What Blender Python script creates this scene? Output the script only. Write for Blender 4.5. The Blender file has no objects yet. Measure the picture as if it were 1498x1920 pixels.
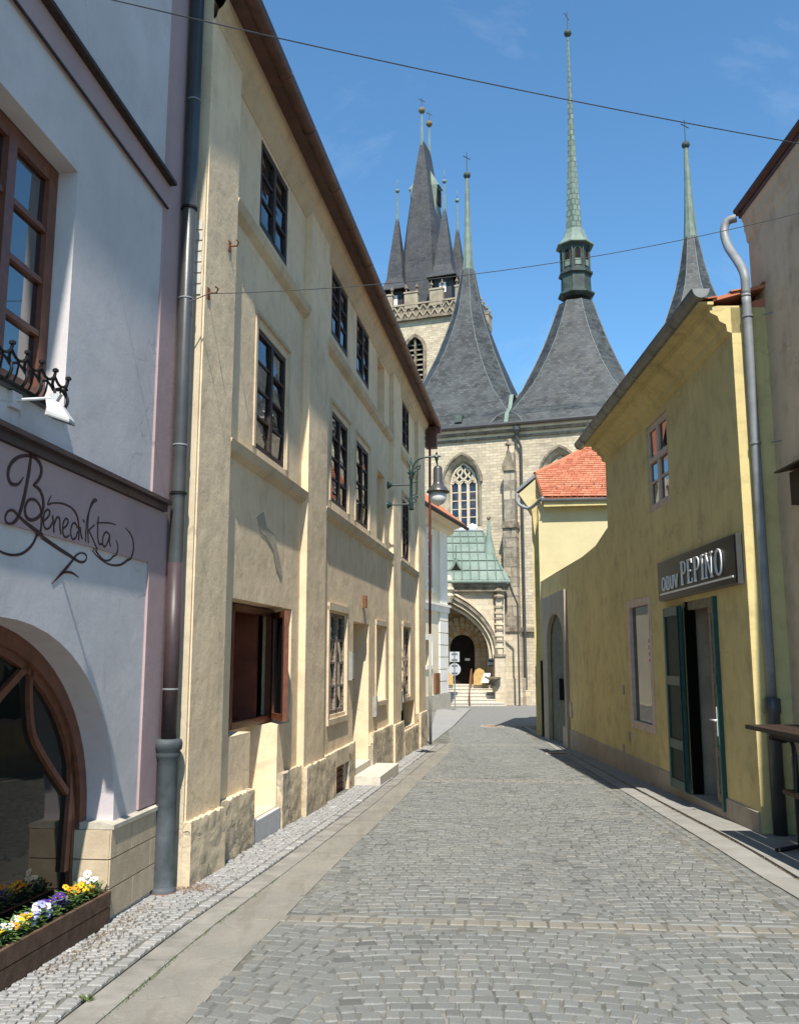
import bpy, math, random
from math import sin, cos, pi, radians, hypot
from mathutils import Vector, Matrix
from mathutils.geometry import tessellate_polygon
random.seed(7)
SC = bpy.context.scene
COL = SC.collection
# ------------------------------------------------------------------ camera, sky, sun, exposure
F = 1700.0; CAMH = 1.6
TH = math.atan(275 / F); S_, C_ = sin(TH), cos(TH)
cd = bpy.data.cameras.new('camera'); cam = bpy.data.objects.new('camera', cd); COL.objects.link(cam)
cd.sensor_fit = 'VERTICAL'; cd.sensor_height = 24; cd.lens = 24 * F / 1920
cd.clip_start = .05; cd.clip_end = 3000
cam.location = (0, 0, CAMH); cam.rotation_euler = (pi / 2 + TH, 0, 0)
SC.camera = cam
SUNV = Vector((.030, -.71, 1.0)).normalized()          # towards the sun
elev = math.asin(SUNV.z); azim = math.atan2(SUNV.x, SUNV.y)
w = bpy.data.worlds.new('World'); SC.world = w; w.use_nodes = True
nt = w.node_tree; bg = nt.nodes['Background']
sky = nt.nodes.new('ShaderNodeTexSky'); sky.sky_type = 'NISHITA'; sky.sun_disc = False
sky.sun_elevation = elev; sky.sun_rotation = azim
sky.altitude = 200; sky.air_density = 1.0; sky.dust_density = .15; sky.ozone_density = 5.0
tint = nt.nodes.new('ShaderNodeMix'); tint.data_type = 'RGBA'; tint.blend_type = 'MULTIPLY'; tint.inputs[0].default_value = 1; tint.inputs[7].default_value = (.66, .91, .93, 1)
nt.links.new(sky.outputs[0], tint.inputs[6])
# thin high wisps of cloud all over the sky
wtc = nt.nodes.new('ShaderNodeTexCoord'); wmp = nt.nodes.new('ShaderNodeMapping'); wmp.inputs['Rotation'].default_value = (.3, .9, .5); wmp.inputs['Scale'].default_value = (2.2, 9, 2.2)
wn = nt.nodes.new('ShaderNodeTexNoise'); wn.inputs['Scale'].default_value = 1.3; wn.inputs['Detail'].default_value = 9; wn.inputs['Roughness'].default_value = .62; wn.inputs['Distortion'].default_value = .5
wr = nt.nodes.new('ShaderNodeValToRGB'); wr.color_ramp.elements[0].position = .55; wr.color_ramp.elements[0].color = (0, 0, 0, 1); wr.color_ramp.elements[1].position = .85; wr.color_ramp.elements[1].color = (.22, .22, .22, 1)
wx = nt.nodes.new('ShaderNodeMix'); wx.data_type = 'RGBA'; wx.inputs[7].default_value = (5.2, 5.6, 6.0, 1)
nt.links.new(wtc.outputs['Generated'], wmp.inputs[0]); nt.links.new(wmp.outputs[0], wn.inputs['Vector']); nt.links.new(wn.outputs['Fac'], wr.inputs[0]); nt.links.new(wr.outputs[0], wx.inputs[0]); nt.links.new(tint.outputs[2], wx.inputs[6])
nt.links.new(wx.outputs[2], bg.inputs[0]); bg.inputs[1].default_value = .135
sd = bpy.data.lights.new('sun', 'SUN'); sd.energy = 4.8; sd.angle = radians(.53); sd.color = (1, .95, .87)
sun = bpy.data.objects.new('sun', sd); COL.objects.link(sun)
sun.rotation_euler = SUNV.to_track_quat('Z', 'Y').to_euler(); sun.location = (0, -10, 30)
SC.view_settings.view_transform = 'Standard'; SC.view_settings.look = 'None'
SC.view_settings.exposure = .8; SC.view_settings.gamma = 1
SC.render.engine = 'CYCLES'

# ------------------------------------------------------------------ measuring helpers
def ray(x, y):
    u = (x - 749) / F; v = (960 - y) / F; k = C_ - v * S_
    return u / k, (S_ + v * C_) / k
def gz(Y): return -.02 * Y if Y < 60 else -1.2
class Fr:                                               # a vertical plane: t along it, off in front of it, z up
    def __init__(s, o, e, n):
        l = hypot(*e); s.o = o; s.e = (e[0] / l, e[1] / l); l = hypot(*n); s.n = (n[0] / l, n[1] / l)
    def P(s, t, off, z): return (s.o[0] + s.e[0] * t + s.n[0] * off, s.o[1] + s.e[1] * t + s.n[1] * off, z)
    def hit(s, px, py, off=0):
        a, b = ray(px, py)
        Y = (off + s.o[0] * s.n[0] + s.o[1] * s.n[1]) / (a * s.n[0] + s.n[1])
        return ((a * Y - s.o[0]) * s.e[0] + (Y - s.o[1]) * s.e[1], CAMH + b * Y)
def vline(c, m, side): return Fr((c, 0), (m, 1), (side, -side * m))
def facing(Y, x=0): return Fr((x, Y), (1, 0), (0, -1))
BE = vline(-2.77, .1516, 1); PK = vline(-2.64, .108, 1); YE = vline(3.58, .014, -1); BR = vline(3.97, .014, -1)

# ------------------------------------------------------------------ mesh helpers
class MB:
    def __init__(s): s.v = []; s.f = []; s.uv = None
    def quad(s, a, b, c, d):
        i = len(s.v); s.v += [a, b, c, d]; s.f.append((i, i + 1, i + 2, i + 3)); return s
    def poly(s, pts):
        i = len(s.v); s.v += list(pts); s.f.append(tuple(range(i, i + len(pts)))); return s
    def hexa(s, p):                                      # 8 pts: bottom 4, top 4
        i = len(s.v); s.v += list(p)
        for f in ((3, 2, 1, 0), (4, 5, 6, 7), (0, 1, 5, 4), (1, 2, 6, 5), (2, 3, 7, 6), (3, 0, 4, 7)):
            s.f.append(tuple(i + k for k in f))
        return s
    def box(s, fr, t0, t1, o0, o1, z0, z1, z1b=None):
        z1b = z1 if z1b is None else z1b
        return s.hexa([fr.P(t0, o0, z0), fr.P(t1, o0, z0), fr.P(t1, o1, z0), fr.P(t0, o1, z0),
                       fr.P(t0, o0, z1), fr.P(t1, o0, z1), fr.P(t1, o1, z1b), fr.P(t0, o1, z1b)])
    def loft(s, rings, close=True, caps=True):
        i0 = len(s.v); n = len(rings[0])
        for r in rings: s.v += [tuple(p) for p in r]
        for k in range(len(rings) - 1):
            for j in range(n if close else n - 1):
                a = i0 + k * n + j; b = i0 + k * n + (j + 1) % n
                s.f.append((a, b, b + n, a + n))
        if caps:
            s.f.append(tuple(i0 + j for j in range(n))[::-1])
            s.f.append(tuple(i0 + (len(rings) - 1) * n + j for j in range(n)))
        return s
    def tube(s, pts, r, n=8, caps=True):
        pts = [Vector(p) for p in pts]; rs = r if isinstance(r, (list, tuple)) else [r] * len(pts)
        rings = []; up = None
        for k, p in enumerate(pts):
            d = (pts[min(k + 1, len(pts) - 1)] - pts[max(k - 1, 0)]).normalized()
            if up is None: up = Vector((0, 0, 1)) if abs(d.z) < .9 else Vector((1, 0, 0))
            a = d.cross(up).normalized(); b = a.cross(d).normalized(); up = b
            rings.append([p + (a * cos(2 * pi * j / n) + b * sin(2 * pi * j / n)) * rs[k] for j in range(n)])
        return s.loft(rings, True, caps)
    def lathe(s, c, prof, n=16, ax=None):                # prof: (r, z)
        rings = [[(c[0] + r * cos(2 * pi * (j + .5) / n), c[1] + r * sin(2 * pi * (j + .5) / n), c[2] + z) for j in range(n)] for r, z in prof]
        return s.loft(rings)
    def prism(s, fr, pts, o0, o1):                       # (t, z) outline extruded
        a = [fr.P(t, o0, z) for t, z in pts]; b = [fr.P(t, o1, z) for t, z in pts]
        i = len(s.v); n = len(pts); s.v += a + b
        for tri in tessellate_polygon([[Vector((t, z, 0)) for t, z in pts]]):
            s.f.append(tuple(i + k for k in tri)); s.f.append(tuple(i + n + k for k in tri[::-1]))
        for j in range(n): s.f.append((i + j, i + (j + 1) % n, i + n + (j + 1) % n, i + n + j))
        return s
    def sheet(s, fr, outer, holes, off, depths):         # flat wall with openings and reveals
        polys = [outer] + holes; vec = [[Vector((t, z, 0)) for t, z in p] for p in polys]
        flat = [q for p in polys for q in p]; i = len(s.v); s.v += [fr.P(t, off, z) for t, z in flat]
        for tri in tessellate_polygon(vec): s.f.append(tuple(i + k for k in tri))
        if not isinstance(depths, (list, tuple)): depths = [depths] * len(holes)
        for h, d in zip(holes, depths):
            if not d: continue
            for j in range(len(h)):
                a, b = h[j], h[(j + 1) % len(h)]
                s.quad(fr.P(a[0], off, a[1]), fr.P(b[0], off, b[1]), fr.P(b[0], off - d, b[1]), fr.P(a[0], off - d, a[1]))
        return s
    def ribbon(s, fr, pts, wd, o0, o1):                  # stroke lying on a plane, widths per point
        n = len(pts); ws = wd if isinstance(wd, (list, tuple)) else [wd] * n
        A0 = o0 if isinstance(o0, list) else [o0] * n; A1 = o1 if isinstance(o1, list) else [o1] * n
        rings = []
        for k in range(n):
            a = pts[max(k - 1, 0)]; b = pts[min(k + 1, n - 1)]
            dx, dz = b[0] - a[0], b[1] - a[1]; l = hypot(dx, dz) or 1; nx, nz = -dz / l * ws[k] / 2, dx / l * ws[k] / 2
            t, z = pts[k]
            rings.append([fr.P(t + nx, A0[k], z + nz), fr.P(t + nx, A1[k], z + nz), fr.P(t - nx, A1[k], z - nz), fr.P(t - nx, A0[k], z - nz)])
        return s.loft(rings)
def smoothpts(p, n=6):
    out = []
    for i in range(len(p) - 1):
        p0 = p[max(i - 1, 0)]; p1 = p[i]; p2 = p[i + 1]; p3 = p[min(i + 2, len(p) - 1)]
        for k in range(n):
            t = k / n
            out.append(tuple(.5 * (2 * b + (c - a) * t + (2 * a - 5 * b + 4 * c - d) * t * t + (3 * b - a - 3 * c + d) * t ** 3) for a, b, c, d in zip(p0, p1, p2, p3)))
    out.append(tuple(p[-1])); return out
def tag(o, label=None, cat=None, group=None, kind=None):
    if label: o['label'] = label
    if cat: o['category'] = cat
    if group: o['group'] = group
    if kind: o['kind'] = kind
    return o
ORI = {}
def thing(name, loc, label, cat, group=None):
    o = bpy.data.objects.new(name, None); COL.objects.link(o); o.location = loc; ORI[o] = Vector(loc); o.empty_display_size = .2
    return tag(o, label, cat, group)
def obj(name, mb, m, parent=None, smooth=False, label=None, kind=None):
    me = bpy.data.meshes.new(name); me.from_pydata(mb.v, [], mb.f)
    me.materials.append(m)
    if mb.uv:
        u = me.uv_layers.new(name='UVMap')
        for i, c in enumerate(mb.uv): u.data[i].uv = c
    if smooth:
        for p in me.polygons: p.use_smooth = True
    me.update()
    o = bpy.data.objects.new(name, me); COL.objects.link(o); ORI[o] = Vector((0, 0, 0))
    if parent:
        o.parent = parent
        o.matrix_parent_inverse = Matrix.Translation(-ORI[parent])
    if label: o['label'] = label
    if kind: o['kind'] = kind
    return o
def rectloop(t0, t1, z0, z1): return [(t0, z0), (t1, z0), (t1, z1), (t0, z1)]
def pointed(t0, t1, z0, zs, za, n=8):                    # gothic arch outline
    c = (t0 + t1) / 2; h = (t1 - t0) / 2; H = za - zs; R = (h * h + H * H) / (2 * h)
    pts = [(t0, z0), (t1, z0)]
    a1 = math.asin(min(1, H / R))
    for k in range(n + 1):
        a = a1 * k / n; pts.append((t1 - R + R * cos(a), zs + R * sin(a)))
    for k in range(n - 1, -1, -1):
        a = a1 * k / n; pts.append((t0 + R - R * cos(a), zs + R * sin(a)))
    return pts
def rounded(t0, t1, z0, zs, rise, n=16):
    c = (t0 + t1) / 2; h = (t1 - t0) / 2
    return [(t0, z0), (t1, z0)] + [(c + h * cos(pi * k / n), zs + rise * sin(pi * k / n)) for k in range(n + 1)]

# ------------------------------------------------------------------ materials
class N:
    def __init__(s, name, rough=.8, spec=.3, metal=0):
        s.m = bpy.data.materials.new(name); s.m.use_nodes = True; s.t = s.m.node_tree; s.b = s.t.nodes['Principled BSDF']
        s.b.inputs['Roughness'].default_value = rough; s.b.inputs['Specular IOR Level'].default_value = spec; s.b.inputs['Metallic'].default_value = metal
        s.tc = s.t.nodes.new('ShaderNodeTexCoord').outputs['Object']
    def nd(s, ty, **kw):
        n = s.t.nodes.new(ty)
        for k, v in kw.items(): setattr(n, k, v)
        return n
    def ln(s, a, b): s.t.links.new(a, b)
    def map(s, scale=(1, 1, 1), rot=(0, 0, 0), src=None):
        n = s.nd('ShaderNodeMapping'); n.inputs['Scale'].default_value = scale; n.inputs['Rotation'].default_value = rot
        s.ln(src or s.tc, n.inputs[0]); return n.outputs[0]
    def noise(s, sc, det=4, rough=.55, vec=None, dist=0):
        n = s.nd('ShaderNodeTexNoise'); n.inputs['Scale'].default_value = sc; n.inputs['Detail'].default_value = det
        n.inputs['Roughness'].default_value = rough; n.inputs['Distortion'].default_value = dist
        s.ln(vec or s.tc, n.inputs['Vector']); return n.outputs['Fac']
    def ramp(s, fac, stops):
        n = s.nd('ShaderNodeValToRGB'); e = n.color_ramp.elements
        while len(e) < len(stops): e.new(.5)
        for i, (p, c) in enumerate(stops):
            e[i].position = p; e[i].color = (c, c, c, 1) if isinstance(c, (int, float)) else (*c, 1)
        s.ln(fac, n.inputs[0]); return n.outputs[0]
    def mix(s, fac, a, b, mode='MIX'):
        n = s.nd('ShaderNodeMix', data_type='RGBA', blend_type=mode)
        for v, i in ((fac, n.inputs[0]), (a, n.inputs[6]), (b, n.inputs[7])):
            if hasattr(v, 'links'): s.ln(v, i)
            else: i.default_value = v if i == n.inputs[0] else (*v, 1)
        return n.outputs[2]
    def math(s, op, a, b=0):
        n = s.nd('ShaderNodeMath', operation=op)
        for v, i in ((a, n.inputs[0]), (b, n.inputs[1])):
            if hasattr(v, 'links'): s.ln(v, i)
            else: i.default_value = v
        return n.outputs[0]
    def col(s, c):
        if hasattr(c, 'links'): s.ln(c, s.b.inputs['Base Color'])
        else: s.b.inputs['Base Color'].default_value = (*c, 1)
    def bump(s, h, strength=.4, dist=.01, prev=None):
        n = s.nd('ShaderNodeBump'); n.inputs['Strength'].default_value = strength; n.inputs['Distance'].default_value = dist
        s.ln(h, n.inputs['Height'])
        if prev: s.ln(prev, n.inputs['Normal'])
        s.ln(n.outputs[0], s.b.inputs['Normal']); return n.outputs[0]
def sc3(c, k): return tuple(x * k for x in c)
def plaster(name, base, dirt=(.16, .13, .10), amt=.35, peel=None, bumpy=1.0, fine=.35, peelcol=(.33, .28, .21), streak=.25):
    k = N(name, .9, .15)
    big = k.noise(.7, 5, .6); mid = k.noise(3.2, 6, .62); fi = k.noise(45, 3, .6)
    c = k.mix(k.ramp(big, [(.35, 0), (.7, 1)]), sc3(base, .88), sc3(base, 1.08))
    c = k.mix(k.math('MULTIPLY', k.ramp(mid, [(.48, 0), (.78, 1)]), amt), c, dirt)
    st = k.noise(1.0, 7, .7, k.map((7.5, 7.5, .35)))
    c = k.mix(k.math('MULTIPLY', k.ramp(st, [(.52, 0), (.75, 1)]), streak), c, dirt)
    c = k.mix(k.math('MULTIPLY', k.ramp(fi, [(.3, 0), (.75, 1)]), .12), c, sc3(base, .55))
    if amt >= .3:
        vn = k.nd('ShaderNodeTexVoronoi', feature='DISTANCE_TO_EDGE'); vn.inputs['Scale'].default_value = 1.15
        wv = k.nd('ShaderNodeVectorMath', operation='ADD'); wn_ = k.nd('ShaderNodeTexNoise'); wn_.inputs['Scale'].default_value = 3.5; wn_.inputs['Detail'].default_value = 6; k.ln(k.tc, wn_.inputs['Vector'])
        sc_ = k.nd('ShaderNodeVectorMath', operation='SCALE'); k.ln(wn_.outputs['Color'], sc_.inputs[0]); sc_.inputs['Scale'].default_value = .45
        k.ln(k.tc, wv.inputs[0]); k.ln(sc_.outputs[0], wv.inputs[1]); k.ln(wv.outputs[0], vn.inputs['Vector'])
        ck = k.math('MULTIPLY', k.ramp(vn.outputs['Distance'], [(0, 1), (.006, 0)]), k.ramp(k.noise(.8, 3), [(.52, 0), (.6, .5)]))
        c = k.mix(ck, c, sc3(dirt, .6))
        pk_ = k.ramp(k.noise(2.6, 7, .7), [(.70, 0), (.71, .55)]); c = k.mix(pk_, c, sc3(base, .72))
    b = k.bump(k.noise(2.2, 5, .55), .55 * bumpy, .03)
    b = k.bump(k.noise(14, 4, .6), .35 * bumpy, .006, b)
    b = k.bump(fi, fine, .003, b)
    if peel:
        pm = k.ramp(k.noise(1.35, 6, .6, dist=.4), [(peel, 0), (peel + .012, 1)])
        c = k.mix(pm, c, k.mix(k.ramp(k.noise(12, 4), [(.35, 0), (.65, 1)]), peelcol, sc3(peelcol, .6)))
        k.bump(k.math('SUBTRACT', 1, pm), .8, .012, b)
    k.col(c); return k.m
def simple(name, c, rough=.6, spec=.3, metal=0, var=.25, sc=8, bump=0, bs=30, isl=0, c2=None, coat=0):
    k = N(name, rough, spec, metal)
    x = k.mix(k.ramp(k.noise(sc, 4, .6), [(.3, 0), (.7, 1)]), sc3(c, 1 - var), c2 or sc3(c, 1 + var))
    if isl:
        g = k.nd('ShaderNodeNewGeometry'); oi = k.nd('ShaderNodeObjectInfo')
        r = k.math('FRACT', k.math('ADD', g.outputs['Random Per Island'], oi.outputs['Random']))
        x = k.mix(k.ramp(r, [(0, 1 - isl), (1, 1 + isl)]), (0, 0, 0), x, 'MULTIPLY') if False else k.mix(1.0, x, k.ramp(r, [(0, 1 - isl), (1, 1.0)]), 'MULTIPLY')
    k.col(x)
    if bump: k.bump(k.noise(bs, 4, .6), bump, .01)
    return k.m
M = {}
M['beige'] = plaster('beige_plaster', (.74, .575, .375), (.30, .23, .15), .42, None, 1.0)
M['beige_trim'] = plaster('beige_trim_plaster', (.57, .465, .32), (.22, .17, .11), .5, None, .7)
M['beige_peel'] = plaster('old_beige_plinth_plaster', (.60, .49, .33), (.15, .12, .09), .7, .53, 2.0, peelcol=(.46, .39, .29))
M['patchy'] = plaster('exposed_undercoat', (.40, .345, .26), (.2, .17, .12), .5, None, 1.2)
M['pink_grey'] = plaster('pale_violet_plaster', (.56, .525, .515), (.33, .30, .31), .3, None, .35, streak=.12, fine=.2)
M['mauve'] = plaster('mauve_plaster', (.40, .29, .285), (.26, .19, .2), .25, None, .3)
M['lilac'] = plaster('lilac_arch_plaster', (.56, .50, .50), (.33, .26, .28), .2, None, .3)
M['yellow'] = plaster('ochre_yellow_plaster', (.60, .485, .225), (.21, .17, .085), .5, None, .9, streak=.3)
M['yellow_pale'] = plaster('pale_yellow_plaster', (.57, .49, .28), (.35, .28, .15), .12, None, .4, streak=.06)
M['brown_plaster'] = plaster('brown_plaster', (.66, .51, .35), (.25, .18, .12), .6, None, 1.1)
M['plinth_grey'] = plaster('grey_brown_plinth_render', (.38, .32, .25), (.16, .13, .1), .4, None, .6)
M['cream'] = plaster('cream_plaster', (.72, .62, .44), (.4, .33, .24), .2, None, .4, streak=.1)
M['white_trim'] = plaster('white_quoin_plaster', (.78, .73, .64), (.4, .38, .34), .2, None, .3)
M['sandstone'] = simple('sandstone_block', (.52, .41, .28), .85, .2, 0, .16, 6, .25, 60, .14)
M['sandcap'] = simple('weathered_sandstone_cap', (.40, .36, .29), .85, .2, 0, .22, 9, .3, 50)
M['mortar'] = simple('pale_mortar', (.55, .50, .42), .9, .1, 0, .1, 20)
M['rustwood'] = simple('red_brown_window_wood', (.135, .05, .028), .4, .4, 0, .25, 14, .1, 60)
M['darkwood'] = simple('old_dark_brown_window_wood', (.035, .02, .014), .6, .3, 0, .5, 30, .3, 80)
M['palewood'] = simple('worn_window_wood', (.13, .085, .06), .75, .2, 0, .5, 25, .4, 90, c2=(.34, .28, .22))
M['brownmetal'] = simple('red_brown_painted_eave_metal', (.085, .035, .025), .5, .35, 0, .35, 5, .1, 20)
M['planter'] = simple('dark_stained_planter_board', (.095, .055, .035), .7, .25, 0, .35, 14, .3, 70, .15)
M['pipe_dark'] = simple('dark_painted_downpipe', (.05, .051, .05), .35, .45, 0, .2, 4, .05, 40)
M['pipe_brown'] = simple('brown_painted_downpipe', (.05, .033, .034), .45, .35, 0, .2, 5, .05, 40)
M['iron'] = simple('weathered_grey_cast_iron', (.06, .07, .076), .65, .3, .1, .35, 7, .3, 120)
M['zinc'] = simple('zinc_sheet', (.19, .20, .205), .5, .4, .0, .18, 6)
M['gutter'] = simple('weathered_zinc_gutter', (.17, .165, .14), .5, .4, .3, .3, 5, .05, 30)
M['blackiron'] = simple('black_wrought_iron', (.008, .0075, .0075), .6, .25, 0, .3, 20)
M['green_paint'] = simple('dark_green_cast_iron_paint', (.010, .030, .026), .4, .4, 0, .3, 14)
M['lampgrey'] = simple('grey_lamp_enamel', (.055, .052, .048), .35, .5, 0, .12, 8)
M['teal'] = simple('teal_door_paint', (.012, .062, .055), .45, .4, 0, .3, 12, .1, 60)
M['tealdark'] = simple('dark_teal_door_panel', (.009, .024, .02), .6, .2, 0, .35, 12, .1, 60)
M['greywood'] = simple('grey_weathered_boards', (.19, .17, .13), .8, .2, 0, .3, 15, .35, 70, c2=(.27, .25, .19))
M['gatewood'] = simple('grey_green_gate_boards', (.105, .115, .085), .8, .2, 0, .4, 11, .4, 60)
M['pinkframe'] = simple('dusty_pink_window_frame', (.52, .40, .32), .7, .25, 0, .15, 10)
M['black'] = simple('black_glossy_panel', (.006, .005, .0045), .3, .12, 0, .2, 3)
M['steel'] = simple('brushed_letter_steel', (.70, .69, .66), .45, .4, .1, .08, 5)
M['paint_text'] = simple('dark_brown_sign_paint', (.045, .02, .022), .55, .3, 0, .15, 10)
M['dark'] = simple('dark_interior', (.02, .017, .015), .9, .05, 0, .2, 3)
M['redroom'] = simple('red_brown_interior', (.16, .045, .025), .7, .2, 0, .3, 3)
M['room'] = simple('interior_wall', (.42, .33, .24), .9, .05, 0, .2, 3)
M['white'] = simple('white_paint', (.78, .77, .74), .45, .3, 0, .05, 8)
M['lampwhite'] = simple('greyed_white_enamel', (.46, .46, .45), .5, .3, 0, .08, 8)
M['boxgrey'] = simple('grey_beige_meter_box', (.26, .25, .22), .6, .3, 0, .15, 8)
M['curtain'] = simple('white_net_curtain', (.6, .6, .6), .9, .1, 0, .12, 30, .3, 18)
M['signgrey'] = simple('grey_back_of_traffic_sign', (.45, .47, .48), .5, .4, .3, .06, 5)
M['rust'] = simple('rusty_steel', (.16, .07, .035), .8, .2, 0, .45, 18, .3, 60)
M['ochrestone'] = simple('ochre_guard_stone', (.46, .31, .12), .8, .2, 0, .2, 5, .2, 20)
M['concrete'] = simple('pale_concrete_step', (.50, .46, .38), .85, .2, 0, .15, 10, .25, 60)
M['greystone'] = simple('light_grey_step_slab', (.42, .42, .42), .6, .3, 0, .1, 20, .1, 90)
M['kerb'] = simple('worn_kerb_stone', (.225, .213, .185), .8, .2, 0, .28, 4, .3, 60, .14)
M['slab'] = simple('smooth_pavement_slab', (.25, .24, .215), .8, .2, 0, .12, 4, .25, 90, .1)
M['redpipe'] = simple('red_brown_far_downpipe', (.16, .045, .035), .6, .2, 0, .3, 8)
M['soil'] = simple('planter_soil', (.04, .03, .02), .95, .1, 0, .4, 30, .5, 60)
M['leaf'] = simple('pansy_leaf', (.10, .19, .05), .55, .3, 0, .4, 20, isl=.4)
M['grass'] = simple('weed_grass', (.09, .13, .035), .6, .2, 0, .4, 20, isl=.4)
M['rubble'] = simple('crumbled_brick_rubble', (.24, .165, .12), .9, .1, 0, .35, 20, isl=.4)
M['litter'] = simple('dry_leaf_litter', (.22, .16, .10), .9, .1, 0, .4, 20, isl=.5)
M['notice'] = simple('notice_paper', (.35, .38, .42), .6, .3, 0, .4, 20)
M['poster_red'] = simple('red_notice', (.55, .03, .02), .5, .3, 0, .15, 5)
def petals(name, c): return simple(name, c, .6, .2, 0, .12, 40, isl=.2)
for n_, c_ in (('orange', (.62, .24, .01)), ('yellow', (.66, .42, .012)), ('white', (.56, .57, .52)), ('lavender', (.30, .30, .55)), ('purple', (.045, .02, .17))):
    M['p_' + n_] = petals(n_ + '_pansy_petal', c_)
def sett_mat(name, base, tan, pale, isl=True, joint=False):
    k = N(name, .62, .35)
    g = k.nd('ShaderNodeNewGeometry'); oi = k.nd('ShaderNodeObjectInfo')
    r = k.math('FRACT', k.math('ADD', g.outputs['Random Per Island'], oi.outputs['Random']))
    c = k.ramp(r, [(0, sc3(base, .55)), (.06, sc3(base, .85)), (.6, base), (.82, sc3(base, 1.06)), (.92, tan), (1, pale)])
    c = k.mix(k.math('MULTIPLY', k.ramp(k.noise(55, 5, .7), [(.35, 0), (.75, 1)]), .5), c, sc3(base, .42))
    c = k.mix(k.math('MULTIPLY', k.ramp(k.noise(.9, 5, .6), [(.45, 0), (.75, 1)]), .28), c, sc3(tan, 1.15))
    c = k.mix(k.math('MULTIPLY', k.ramp(k.noise(1.7, 6, .7), [(.54, 0), (.68, 1)]), .38), c, sc3(base, .45))
    k.col(c); k.bump(k.noise(38, 5, .65), .5, .006); return k.m
M['sett'] = sett_mat('grey_granite_sett', (.170, .173, .160), (.19, .183, .155), (.205, .207, .195))
M['tansett'] = sett_mat('tan_band_sett', (.215, .20, .165), (.23, .205, .16), (.24, .23, .20))
M['cobble'] = sett_mat('pale_mosaic_cobble', (.28, .275, .262), (.285, .265, .23), (.40, .39, .37))
def joint_mat():
    k = N('sandy_joint_fill', .95, .1)
    c = k.mix(k.ramp(k.noise(6, 5), [(.4, 0), (.65, 1)]), (.115, .112, .095), (.205, .195, .165))
    c = k.mix(k.math('MULTIPLY', k.ramp(k.noise(2.3, 5), [(.52, 0), (.66, 1)]), .6), c, (.07, .065, .055))
    k.col(c); k.bump(k.noise(90, 3), .6, .006); return k.m
M['joint'] = joint_mat()
def strip_mat():
    k = N('worn_mortar_gutter_strip', .88, .15)
    c = k.mix(k.ramp(k.noise(1.6, 6, .6), [(.35, 0), (.65, 1)]), (.18, .172, .15), (.235, .22, .185))
    c = k.mix(k.math('MULTIPLY', k.ramp(k.noise(70, 4, .7), [(.4, 0), (.7, 1)]), .4), c, (.15, .135, .11))
    v = k.nd('ShaderNodeTexVoronoi', feature='DISTANCE_TO_EDGE'); v.inputs['Scale'].default_value = 4.5
    k.ln(k.map((1, .8, 1)), v.inputs['Vector'])
    e = k.ramp(v.outputs['Distance'], [(.0, 1), (.03, 0)])
    c = k.mix(k.math('MULTIPLY', e, k.ramp(k.noise(3, 3), [(.5, 0), (.7, .6)])), c, (.12, .11, .09))
    dn = k.noise(1, 6, .65, k.map((6, .8, 1), (0, 0, -.12)))
    c = k.mix(k.math('MULTIPLY', k.ramp(dn, [(.5, 0), (.66, 1)]), .45), c, (.135, .115, .085))
    c = k.mix(k.math('MULTIPLY', k.ramp(k.noise(11, 5, .75), [(.55, 0), (.7, 1)]), .35), c, (.31, .295, .255))
    k.col(c); k.bump(k.noise(60, 4), .5, .005); return k.m
M['strip'] = strip_mat()
def far_paving():
    k = N('distant_sett_paving', .8, .25)
    b = k.nd('ShaderNodeTexBrick'); b.inputs['Scale'].default_value = 1; b.inputs['Brick Width'].default_value = .11; b.inputs['Row Height'].default_value = .11
    b.inputs['Mortar Size'].default_value = .008; b.inputs['Color1'].default_value = (.165, .165, .162, 1); b.inputs['Color2'].default_value = (.215, .212, .20, 1); b.inputs['Mortar'].default_value = (.11, .105, .09, 1)
    k.ln(k.tc, b.inputs['Vector'])
    k.col(k.mix(k.math('MULTIPLY', k.noise(.5, 5), .35), b.outputs['Color'], (.19, .18, .16))); k.bump(b.outputs['Fac'], -.4, .01); return k.m
M['farpave'] = far_paving()
def masonry(name, ang, c1, c2, c3, bw, bh, mort, soot=.4, grime=(.09, .08, .07)):
    k = N(name, .9, .15); v = k.map((1, 1, 1), (0, 0, ang))
    sx = k.nd('ShaderNodeSeparateXYZ'); k.ln(v, sx.inputs[0]); cb = k.nd('ShaderNodeCombineXYZ')
    k.ln(k.math('ADD', sx.outputs[0], k.math('MULTIPLY', k.noise(2.5, 2), .12)), cb.inputs[0]); k.ln(k.math('ADD', sx.outputs[2], k.math('MULTIPLY', k.noise(1.3, 3), .12)), cb.inputs[1])
    b = k.nd('ShaderNodeTexBrick'); k.ln(cb.outputs[0], b.inputs['Vector']); b.inputs['Scale'].default_value = 1
    b.inputs['Brick Width'].default_value = bw; b.inputs['Row Height'].default_value = bh; b.inputs['Mortar Size'].default_value = bh * .09; b.inputs['Mortar Smooth'].default_value = .3
    b.inputs['Color1'].default_value = (*c1, 1); b.inputs['Color2'].default_value = (*c2, 1); b.inputs['Mortar'].default_value = (*mort, 1)
    c = k.mix(k.math('MULTIPLY', k.ramp(k.noise(3, 5, .7), [(.4, 0), (.7, 1)]), .45), b.outputs['Color'], c3)
    c = k.mix(k.math('MULTIPLY', k.ramp(k.noise(.35, 6, .7), [(.52, 0), (.7, 1)]), soot), c, grime)
    k.col(c); bb = k.bump(b.outputs['Fac'], -.7, .03); k.bump(k.noise(9, 5), .5, .03, bb); return k.m
CA = -math.atan2(-.335, .942)
M['church'] = masonry('pale_opuka_masonry', CA, (.54, .455, .32), (.36, .30, .21), (.58, .50, .37), .5, .19, (.27, .225, .16), .38)
M['porchstone'] = masonry('porch_ashlar', CA, (.54, .45, .32), (.40, .33, .23), (.60, .53, .41), .6, .3, (.36, .31, .23), .15)
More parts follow.
